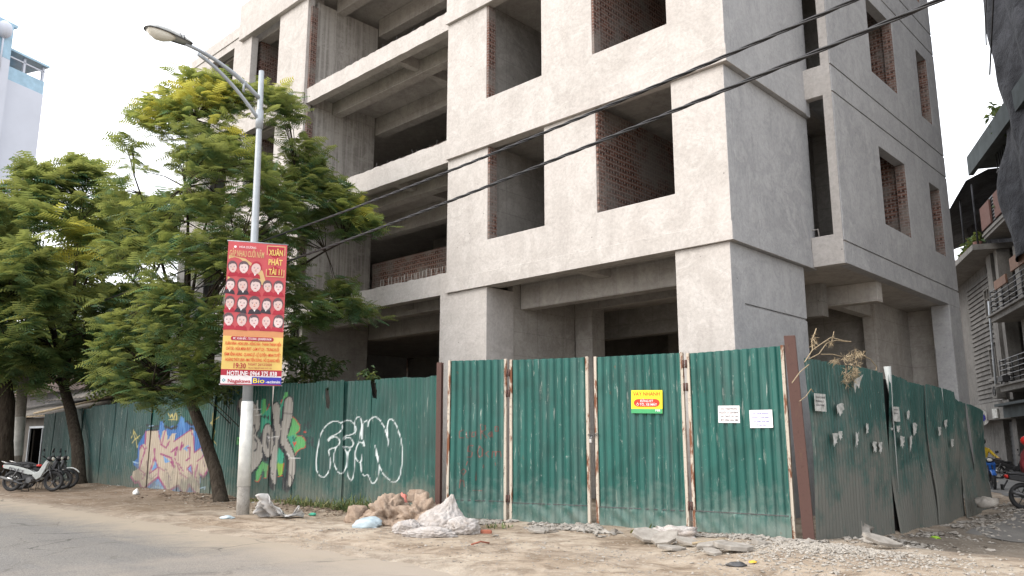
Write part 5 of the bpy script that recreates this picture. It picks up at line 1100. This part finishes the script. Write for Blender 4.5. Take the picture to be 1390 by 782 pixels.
for i,(z,s0,pj) in enumerate(((3.87,.55,1.0),(6.75,.75,1.1),(10.42,.3,.9))):
    sl=hbox('balcony',M['housepale'],hB,(s0,9,-.29 if i<2 else -.09,pj,z-.33,z-.002),(s0-.12,9,-.2,pj+.12,z-.12,z-.04) if i<2 else (s0-.06,9,-.09,pj+.05,z-.2,z-.1),bevel=.01)
    mb=MB(hf)
    if i<2:
        for h in (.15,.35,.55,.75,.95): mb.tube([(s0+.05,-.1,z+h),(s0+.05,pj-.06,z+h),(9,pj-.06,z+h)],.022,5)
        for s in np.arange(s0+.1,9,.9): mb.tube([(s,pj-.06,z),(s,pj-.06,z+1.0)],.025,5)
        mb.build('railing',M['black'],sl)
    else:
        for h in np.arange(.1,1.15,.14): mb.box(s0,9,pj-.08,pj-.03,z+h,z+h+.06)
        mb.build('railing',M['black'],sl)
        hbox('brick_screen',M['terracotta'],sl,(s0,s0+1.5,pj-.02,pj+.05,z+.05,z+1.05),(s0+2.2,s0+3.5,pj-.02,pj+.05,z+.05,z+1.05))
hbox('balcony_board',M['orange'],hB,(1.9,3.6,1.05,1.12,7.6,7.95),(4.2,9,1.0,1.08,7.9,8.4))
mb=MB(hf)
for s in (3.2,3.9): mb.box(s,s+.55,-.09,-.04,10.5,12.9)
mb.build('window',M['black'],hB)
mb=MB(hf)
for k in range(5): mb.tube([(2.7+k*.3,.7,10.4),(2.7+k*.3,.7,13.1)],.02,5)
for z in (11.7,12.4): mb.tube([(2.5,.7,z),(9,.7,z)],.02,5)
mb.build('window_bars',M['black'],hB)
hbox('roof',M['tin'],hB,(.25,9,-7,1.15,13.3,13.42),(.2,9,1.0,1.2,13.05,13.9),(.2,.3,-7,1.0,13.43,13.9))
hbox('door',M['housewall'],hB,(1.5,2.5,-.28,-.2,-.05,2.3));hbox('canopy',M['tin'],hB,(.6,9,-.1,1.3,2.95,3.05),(.6,9,.9,1.0,2.5,2.94))
t_=tag(MB(hf).box(1.6,2.3,1.02,1.3,3.9,4.1).build('bundle',M['dark'],base=hf(2,1.1,3.9)),'dark bundle lying on the lowest balcony of the narrow house','bundle')
wplants('leafy creeper hanging at the roof corner of the narrow balcony house',4.2,5.2,1.0,13.4,30,5,1.0);wplants('small plants behind the terracotta screen balcony',2.2,3.4,.6,10.6,24,6,.8)
bpy.data.objects['potted_plants.001']['category']='creeper'
# net-wrapped building
OS[0]=-1.4
hC=thing('building',hf(8,0,0),'building under works, wrapped in torn black netting with scaffold poles poking out','building')
hbox('wall',M['darkcon'],hC,(6.2,16,-8,.2,9.0,23),(9.01,26,-8,.0,-.1,8.99),(16.01,26,-8,.2,9.0,20))  # walls run on out of view, extended to shade the alley
mb=MB(hf);mb.smooth=True;rows=[];edge=[(23,4.6),(18.8,4.85),(17.4,4.95),(16.3,5.15),(15.5,5.35),(14.6,5.4),(13.9,5.45),(13.4,5.3),(12.6,4.9),(11.8,4.5),(10.6,4.5),(9.3,4.4),(8.5,4.3),(8.1,4.6)]
for z,s0 in edge:
    for q in (0,):
        row=[]
        for k in range(30):
            s=s0+(16-s0)*(k/29)**1.6;row.append(mb.pt((s,1.45+.28*nz(s*1.0,z*1.6,.9,3)+.22*math.sin(s*2.3+z*.8)-.9*math.exp(-k*.9),z+.15*nz(s,z,.8,7))))
        rows.append(row)
for a,b in zip(rows,rows[1:]):
    for k in range(29): mb.face((a[k],a[k+1],b[k+1],b[k]))
nb_=mb.build('netting',M['net'],hC,fix=False);sb=nb_.modifiers.new('s','SUBSURF');sb.levels=2;sb.render_levels=2;so_=nb_.modifiers.new('t','SOLIDIFY');so_.thickness=.02
mb=MB(hf)
for z,s in ((18.3,4.9),(15.9,5.2)):
    mb.tube([(s-.55,.9,z),(s+3,.9,z+.1)],.035,5);mb.tube([(s-.2,.7,z-.3),(s+.05,1.1,z+.45)],.03,5)
mb.build('scaffold_pole',M['metal_dark'],hC)
mb=MB(hf);mb.tube([(10,1.85,19.5),(8.3,1.95,17.5),(7.2,1.95,15.9),(6.0,1.8,15.2)],.03,5);mb.tube([(7.0,1.7,19),(6.3,1.8,17.4),(6.0,1.8,16.4)],.025,5);mb.build('rope',M['dark'],hC)
# ---------------------------------------------------------------- notices and stickers
def sign(name,label,cat,u,v,uw,vh,plane,mat,lines,group=None,tilt=0.,extra=None,off=.047):
    """paper on the gate line or side fence; (u,v) its upper left corner"""
    p=plane(u,v);p2=plane(u+uw,v);p3=plane(u,v+vh);W=float(np.linalg.norm((p2-p)));Hh=float(p[2]-p3[2]);xd=Vector(p2-p);xd.z=0;xd.normalize();nrm=Vector((xd.y,-xd.x,0));zd=(Vector((0,0,1))+xd*tilt).normalized()
    xd=(xd-zd*tilt).normalized()
    t_=thing(name,tuple(Vector(p3)+nrm*off),label,cat,group);o=Vector(p3)+nrm*off
    q=lambda a,b,c=0:o+xd*a*W+zd*b*Hh+nrm*c
    mb=MB();i=[mb.pt(q(a,b,c)) for c in (-.002,.002) for a,b in ((0,0),(1,0),(1,1),(0,1))]
    for k in ((0,3,2,1),(4,5,6,7),(0,1,5,4),(1,2,6,5),(2,3,7,6),(3,0,4,7)): mb.face([i[j] for j in k])
    mb.build('sheet_face',mat,t_)
    if extra:
        for nm,k,pts in extra: mb=MB();mb.face([mb.pt(q(a,b,.0035)) for a,b in pts]);mb.build(nm,P_[k],t_)
    if lines:
        for body,a,b,h,wd,k in lines: mb=MB();text(mb,body,q(a,b),xd,zd,h*Hh,wd*W if wd else None,KI[k],nrm,.0055,.01);mb.build('lettering',PM,t_)
    return t_
def gplane(a,b):
    a=np.array(a);b=np.array(b);n=np.array([-(b-a)[1],(b-a)[0],0])
    A3=np.array([a[0],a[1],0])
    def fn(u,v): d=ray(u,v);t=((A3-C0)@n)/(d@n);return C0+d*t
    return fn
g3p=gplane(gp[2],gp[3]);g4p=gplane(gp[3],gp[4]);
pill=[(.08+.84*0+.13*(1-math.cos(a))-.0,.47+.17*math.sin(a)) for a in np.linspace(-math.pi/2,math.pi/2,7)]
pill=[(.22-.14*math.cos(a),.45+.17*math.sin(a)) for a in np.linspace(-math.pi/2,math.pi/2,7)][::1]+[(.78+.14*math.cos(a),.45+.17*math.sin(a)) for a in np.linspace(math.pi/2,-math.pi/2,7)]
sign('sticker','yellow sticker with a red pill and green foot strip on the third gate leaf','sticker',858.5,530,42,31,g3p,P_['brightyellow'],[('VAY NHANH',.06,.76,.17,.86,'signred'),('ĐĂNG KÝ',.29,.48,.11,.42,'white'),('Ô TÔ, XE MÁY',.17,.33,.11,.66,'white'),('F88',.78,.08,.1,.15,'white')],extra=[('red_pill','signred',pill),('green_strip','green',[(0,0),(1,0),(1,.19),(0,.19)])],tilt=.03)
sign('paper_notice','white room to let notice with bold black lines, on the last gate leaf','notice',977,551,29,23,g4p,P_['white'],[('CHO THUÊ PHÒNG',.1,.76,.12,.8,'black'),('NGƯỜI CÓ GIA ĐÌNH',.05,.54,.12,.9,'black'),('CHO THUÊ LÂU DÀI',.08,.32,.12,.84,'black'),('ĐT: 0987.836.588',.12,.1,.12,.8,'black')],tilt=.02)
sign('paper_notice','white notice with fainter thin lettering, lower and nearer the corner post','notice',1020,557,31,24,g4p,P_['white'],[('CHO THUÊ PHÒNG',.1,.76,.09,.75,'blue'),('NGƯỜI CÓ GIA ĐÌNH',.1,.54,.08,.75,'blue'),('LH: 0987.836.588',.15,.32,.08,.7,'blue'),('Ở LÂU DÀI',.3,.1,.1,.4,'blue')])
sp=lambda u,v:onx(u,v,-5.37)
sign('paper_notice','white printed notice on the first dark sheet of the side fence','notice',1103,534,15,24,sp,M['paper'],[('CHO THUÊ',.1,.74,.1,.8,'black'),('PHÒNG Ở',.1,.52,.1,.7,'black'),('LÂU DÀI',.1,.3,.1,.7,'black')],off=.045)
sign('paper_notice','tall white notice on the side fence just past the folded sheet edge','notice',1209.5,552,9,20,sp,M['paper'],[('NHÀ',.15,.75,.1,.6,'black'),('BÁN',.15,.5,.1,.6,'black')],off=.045)
rg=np.random.default_rng(11)
SCR=lambda *a:[q for i,q in enumerate(a) if i%3!=1]
def scraps():
    k=0
    for (u,v,w_,h_) in SCR((1133,548,12,20),(1124,567,5,12),(1127,588,9,22),(1135,585,7,14),(1141,590,6,20),(1158,588,5,24),(1172,575,5,18),(1168,590,9,14),(1182,600,7,18),(1190,600,6,20),(1161,628,3,6),(1228,558,5,14),(1236,575,8,20),(1243,580,6,24),(1214,578,6,12),(1232,592,4,24),(1241,600,5,12),(1271,580,5,14),(1279,570,6,14),(1290,564,4,16),(1288,596,5,14),(1219,592,8,20),(1112,527,2,9),(1206,581,4,4)):
        p=[]
        for a,b in ((0,0),(.35,.03),(.7,-.02),(1,.02),(.9,.3),(1.05,.5),(.75,.62),(.95,.8),(.6,.85),(.45,1.05),(.3,.75),(.05,.9),(.15,.55),(-.05,.35)):
            p.append(sp(u+w_*.7*(a+rg.normal(0,.09)),v+h_*.8*(b+rg.normal(0,.06))))
        mb=MB();top=[mb.pt((q[0]+.045,q[1],q[2])) for q in p];bt_=[mb.pt((q[0]+.041,q[1],q[2])) for q in p];mb.face(top);mb.face(bt_[::-1])
        n=len(p)
        for j in range(n): mb.face((top[j],bt_[j],bt_[(j+1)%n],top[(j+1)%n]))
        tag(mb.build('paper_scrap',M['paper'],base=p[0]),'torn scrap of white poster stuck on the side fence','paper scrap','torn poster scraps on the side fence')
scraps()
# ---------------------------------------------------------------- rubble, sacks and litter
def rock(name,loc,sz,mat,label,cat,seed,group=None,sub=3,rough=.35,rot=0,flat=0.,parent=None):
    b=bmesh.new();bmesh.ops.create_icosphere(b,subdivisions=sub,radius=1)
    for v in b.verts:
        n=v.co.normalized();k=1+rough*noise.fractal(n*1.3+Vector((seed*3.7,0,0)),1,2,4)+.25*rough*noise.noise(n*5+Vector((seed,2,0)))
        if sub>3:   # facets of a broken lump: cell noise steps
            q=n*2.6+Vector((seed*1.7,0,0));dd_,pp_=noise.voronoi(q,distance_metric='DISTANCE',exponent=2.5)
            k+=rough*.34*(noise.cell(pp_[0]*7)-.5)*min(1,(dd_[1]-dd_[0])*6)+.10*rough*noise.fractal(n*9+Vector((seed,2,5)),.8,2,4)
        if flat: k=min(k*1.05,1.0/max(.45,max(abs(n.x),abs(n.y),abs(n.z))*1.25))*1.0
        v.co=n*k
        if v.co.z<-.45: v.co.z=-.45
        v.co=Vector((v.co.x*sz[0],v.co.y*sz[1],(v.co.z+.4)*sz[2]))
    b.transform(Matrix.Rotation(rot,4,'Z'));me=bpy.data.meshes.new(name);b.to_mesh(me);b.free();me.materials.append(mat);me.polygons.foreach_set('use_smooth',[sub>2]*len(me.polygons))
    o=bpy.data.objects.new(name,me);COL.objects.link(o);o.location=loc;ORG[o.name]=Vector(loc);return tag(o,label,cat,group)
def at(u,v,dz=0):
    p=ground(u,v);
    for _ in range(3): p=ground(u,v,gh(p[0],p[1]))
    return (p[0],p[1],p[2]+dz)
rock('earth_clod',at(527,712),(.50,.36,.36),M['clod'],'wide rounded mound of dried earth, left of the square block','earth clod',1,sub=5,rough=.5)
rock('earth_clod',at(573,716),(.50,.36,.33),M['clod'],'tall crumbling earth clod leaning on the gate post','earth clod',2,sub=5,rough=.7)
rock('earth_block',tuple(np.array(at(563,703))+np.array([0,.05,.30])),(.21,.17,.19),M['clod'],'squarish tan block sitting on top of the earth clods','block',3,sub=3,rough=.2,flat=1,rot=.5)
rock('stone',at(484,709),(.26,.2,.26),M['clod'],'brown angular stone beside the pale blue plastic bag','stone',4,sub=3,rough=.5,flat=1)
rock('plastic_bag',at(499,716),(.26,.13,.12),M['sack_blue'],'pale blue plastic bag lying before the earth clod','bag',5,rough=.4,rot=.6)
rock('plastic_bag',tuple(np.array(at(550,707))+np.array([0,-.1,.2])),(.13,.1,.2),M['pinkbag'],'pink plastic scrap tucked between the earth clods','plastic',6,rough=.5)
def sack(loc,sz,seed,label,peak=None,rot=0,lean=(0,0)):
    b=bmesh.new();bmesh.ops.create_icosphere(b,subdivisions=5,radius=1)
    for v in b.verts:
        n=v.co.normalized();k=1+.16*noise.fractal(n*1.5+Vector((seed*3.1,1,0)),1,2,3)
        w1=abs(noise.noise(n*4.5+Vector((seed,0,3))));w2=abs(noise.noise(n*10+Vector((0,seed,1))));k-=.16*(1-w1*2)**3*.9+.025*(1-w2*2)
        co=n*k
        if peak:
            h=max(0,n.z);f_=h**3;co.x*=1-.72*h**1.3;co.y*=1-.6*h**1.3;co.z+=peak*f_;co.x+=lean[0]*h*h
        co.z=max(co.z,-.35);v.co=Vector((co.x*sz[0],co.y*sz[1],(co.z+.33)*sz[2]))
    b.transform(Matrix.Rotation(rot,4,'Z'));me=bpy.data.meshes.new('sack');b.to_mesh(me);b.free();me.materials.append(M['sack']);me.polygons.foreach_set('use_smooth',[True]*len(me.polygons))
    o=bpy.data.objects.new('woven_sack',me);COL.objects.link(o);o.location=loc;return tag(o,label,'sack','white woven sacks dumped before the gate')
AX=math.atan2(.69,.724)
sack(at(600,721),(.49,.32,.36),1,'largest white woven sack, slumped to a tall pointed neck',peak=.35,rot=AX,lean=(.35,0))
sack(at(553,723),(.27,.2,.16),2,'small flat white woven sack at the left end of the sack pile',rot=AX)
sack(at(627,724),(.33,.25,.21),3,'rounded white woven sack tucked at the foot of the pointed one',rot=AX+.2)
sack(at(583,729),(.46,.2,.12),4,'thin empty white woven sack spread along the front of the pile',rot=AX-.1)
# crumpled printed bag by the lamp
mb=MB();mb.smooth=True;c=Vector(at(380,703));rg=np.random.default_rng(4);gg=[]
for i in range(15):
    row=[]
    for j in range(12):
        s=(i/14-.5)*.98;h=(j/11);fold=.12*math.sin(i*1.5+j*.6)+.06*rg.normal();row.append(mb.pt(c+Vector((s*.72+.18*h*(.5-i/14),s*.69,0))+Vector((.69,-.72,0))*(fold-.35*(h-.5)**2+.25*h)+Vector((0,0,.02+h*.48*(.55+.45*math.cos((i/14-.12)*5.2))))))
    gg.append(row)
for a,b in zip(gg,gg[1:]):
    for k in range(11): mb.face((a[k],b[k],b[k+1],a[k+1]))
o=mb.build('crumpled_bag',simple('printed_white_bag',(.6,.58,.56),.6,0,.12,3),base=c,fix=False);sl=o.modifiers.new('s','SOLIDIFY');sl.thickness=.012;tag(o,'open crumpled white bag lying by the foot of the street lamp','bag')
rock('plastic_bag',at(308,704),(.13,.07,.04),M['sack_blue'],'small flattened pale blue bag on the verge before the leaning tree','bag',9,rough=.4,rot=.8)
rock('foam_lump',at(184,671),(.11,.09,.10),M['white'],'white lump at the foot of the purple and beige graffiti','lump',10,rough=.4)
rock('red_brick',at(660,724),(.12,.06,.05),M['brickred'],'broken red brick beside the white woven sacks','brick',11,flat=1,rough=.15,rot=.7)
def slab(u,v,w_,d_,h_,tx,ty,rz,seed,label,mat='stone',cat='slab',group='broken slabs before the gate',name='concrete_slab'):
    rr=np.random.default_rng(seed);n=7;out=[((w_*.5*(.75+.4*rr.random()))*math.cos(a),(d_*.5*(.75+.4*rr.random()))*math.sin(a)) for a in np.linspace(0,6.283,n+1)[:-1]]
    mb=MB();p=Vector(at(u,v));rm_=Matrix.Rotation(rz,3,'Z')@Matrix.Rotation(ty,3,'Y')@Matrix.Rotation(tx,3,'X')
    mb.prism(out,lambda a,b,d:tuple(p+rm_@Vector((a,b,d))+Vector((0,0,abs(math.sin(tx))*d_*.4+abs(math.sin(ty))*w_*.4))),0,h_);return tag(mb.build(name,M[mat],base=p,bevel=.006),label,cat,group)
for i,(u,v,w_,d_,h_,tx,ty,rz,lb) in enumerate([(879,738,.50,.36,.05,.5,.2,.6,'pale broken slab tilted against the rubble under the stickered gate leaf'),(903,741,.42,.34,.05,.35,-.3,1.1,'pale broken slab propped in the middle of the debris under the stickered leaf'),(934,742,.46,.22,.04,.25,.2,.3,'long pale slab piece near the foot of the frame between the last two leaves'),(912,748,.44,.22,.04,.1,.1,.9,'flat pale slab lying lowest in the debris before the stickered leaf'),(965,746,.46,.3,.05,.15,-.15,.8,'flat pale slab before the last gate leaf'),(995,749,.62,.34,.06,.12,.1,.7,'widest pale slab before the last gate leaf, nearest the stone heap'),(966,754,.26,.16,.04,.3,.1,.2,'small pale slab chip in front of the last gate leaf'),(1031,742,.24,.15,.06,.1,.2,.5,'small white slab chip at the edge of the stone heap')]): slab(u,v,w_,d_,h_,tx,ty,rz,i+3,lb)
rock('crumpled_sheet',at(910,729),(.42,.12,.12),M['sack'],'crumpled grey sheet draped over the debris at the gate foot','sheet',21,sub=4,rough=.8,rot=.5)
slab(1195,745,.62,.22,.05,.5,.25,.9,41,'long pale slab leaning on the mud by the side fence',group=None)
rock('stone',at(1150,727),(.38,.26,.2),M['stone'],'flat grey lump of concrete at the foot of the side fence','stone',23,rough=.6,rot=.5,sub=3)
rock('stone',tuple(onx(1338,681,-5.0)+np.array([0,0,-.12])),(.22,.2,.16),M['stone'],'pale boulder at the far end of the side fence','stone',24,rough=.6,sub=3)
slab(730,724,.34,.2,.04,.2,.1,.6,44,'thin grey slab chip in the rubble before the plain gate leaf',group=None)
rock('green_litter',tuple(at(1270,731)),(.08,.06,.03),flat('green_plastic',(.25,.42,.04)),'bright green litter scrap on the alley mud by the side fence','litter',27,rough=.5)
rock('green_litter',at(424,700),(.09,.06,.04),flat('teal_plastic',(.05,.3,.2)),'teal plastic scrap in the weeds','litter',28,rough=.5)
rock('orange_litter',at(1022,764),(.05,.03,.02),flat('orange_plastic',(.65,.38,.05)),'small orange scrap at the edge of the stone heap','litter',29,rough=.5)
rock('dark_stone',at(1000,769),(.12,.05,.04),M['metal_dark'],'flat dark stone near the orange scrap','stone',30,rough=.3,rot=.7)
mb=MB();p=Vector(at(940,746));q=Vector(at(985,744));mb.tube([p+Vector((0,0,.08)),q+Vector((0,0,.12))],.02,5);tag(mb.build('stick',M['wood'],base=p),'thin stick lying across the slabs before the last gate leaf','stick')
mb=MB();p=Vector(at(640,741));q=Vector(at(664,739));mb.tube([p+Vector((0,0,.02)),(p+q)/2+Vector((0,0,.05)),q+Vector((0,0,.02))],.013,5);tag(mb.build('stick',M['brickred'],base=p),'reddish stick on the dirt in front of the sacks','stick')
# loose rubble (uncountable)
def scatter(name,mat,pts,label,cat,seed,flat_=.7):
    rg=np.random.default_rng(seed);V_=[];F_2=[]
    base=np.array([(1,0,0),(-1,0,0),(0,1,0),(0,-1,0),(0,0,1),(0,0,-1),(.7,.7,.3),(-.6,.5,.5)]);tri=[(0,6,4),(6,2,4),(2,7,4),(7,1,4),(1,3,4),(3,0,4),(0,5,6),(6,5,2),(2,5,7),(7,5,1),(1,5,3),(3,5,0)]
    for x_,y_,s_ in pts:
        q=base*rg.uniform(.6,1.25,(8,1))*np.array([1,rg.uniform(.5,1),rg.uniform(.35,.8)*flat_])*s_;a=rg.uniform(0,6.28);c,s2=math.cos(a),math.sin(a);tl=rg.normal(0,.4)
        q=q@np.array([[1,0,0],[0,math.cos(tl),-math.sin(tl)],[0,math.sin(tl),math.cos(tl)]]);q=q@np.array([[c,-s2,0],[s2,c,0],[0,0,1]])+np.array([x_,y_,gh(x_,y_)+s_*.15]);b=len(V_);V_+=q.tolist();F_2+=[(b+i,b+j,b+k) for i,j,k in tri]
    me=bpy.data.meshes.new(name);me.from_pydata(V_,[],F_2);me.materials.append(mat);return tag(link(name,me),label,cat,kind='stuff')
def sprinkle(n,x0,x1,fy,spread,smin,smax,seed,pw=2.2,thr=-.1):
    rg=np.random.default_rng(seed);r=[]
    while len(r)<n:
        x_=rg.uniform(x0,x1);y_=fy(x_)-abs(rg.normal(0,spread))
        if nz(x_,y_,1.1,seed)<thr: continue
        r.append((x_,y_,smin+(smax-smin)*rg.random()**pw*1.0))
    return r
fy=lambda x_:fence_y(x_)-.1
pts=sprinkle(5600,-12.4,-5.2,lambda x_:fy(x_)-.05,.55,.008,.09,1,3.4,-.02)+sprinkle(500,-14.5,-12,fy,.9,.01,.05,2,3)+sprinkle(1500,-12.5,-4,lambda x_:9.8,1.5,.006,.028,12,2.5,.0)
scatter('rubble',M['stone'],pts,'loose pale rubble strewn before the gate','rubble',1)
pts=sprinkle(2600,-24,-14.4,fy,.55,.012,.06,3,2.5,-.05);scatter('rubble',simple('brown_litter',(.20,.15,.11),.9,0,.45,14),pts,'brown leaf litter and chips along the graffiti fence','litter',2,.5)
pts=sprinkle(600,-30,-15,fy,.8,.012,.05,13,2.5,.05);scatter('litter',M['paper'],[p for p in pts][:160],'pale paper and plastic bits scattered along the verge','litter',3,.3)
rg=np.random.default_rng(6);pts=[]
while len(pts)<9000:
    a=rg.uniform(0,6.28);r=abs(rg.normal(0,.62));x_=-4.6+1.6*r*math.cos(a);y_=10.9+1.35*r*math.sin(a)
    if y_<fence_y(x_)-.05 or x_>-5.3: pts.append((x_,y_,.007+.034*rg.random()**3))
scatter('crushed_stone',simple('crushed_white_stone',(.31,.285,.25),.95,0,.4,26),pts,'heap of crushed whitish stone at the fence corner','stones',5,.9)
pts=[]
while len(pts)<2200:
    x_=-5.3+abs(rg.normal(0,.5));y_=rg.uniform(12.6,23.5)
    if nz(x_,y_,1.,4)>-.1: pts.append((x_,y_,.012+.075*rg.random()**3))
scatter('rubble',M['stone'],pts,'grey broken rubble along the side fence in the alley','rubble',7,.6)
pts=[(rg.uniform(-13,-3),rg.uniform(5.2,8.6),.005+.016*rg.random()**3) for _ in range(1800)];scatter('gravel',M['stone'],pts,'fine gravel spread over the dusty road edge','gravel',8)
for o in S.objects:
    if o.type=='MESH' and len(o.data.materials)==0: print('no material',o.name)
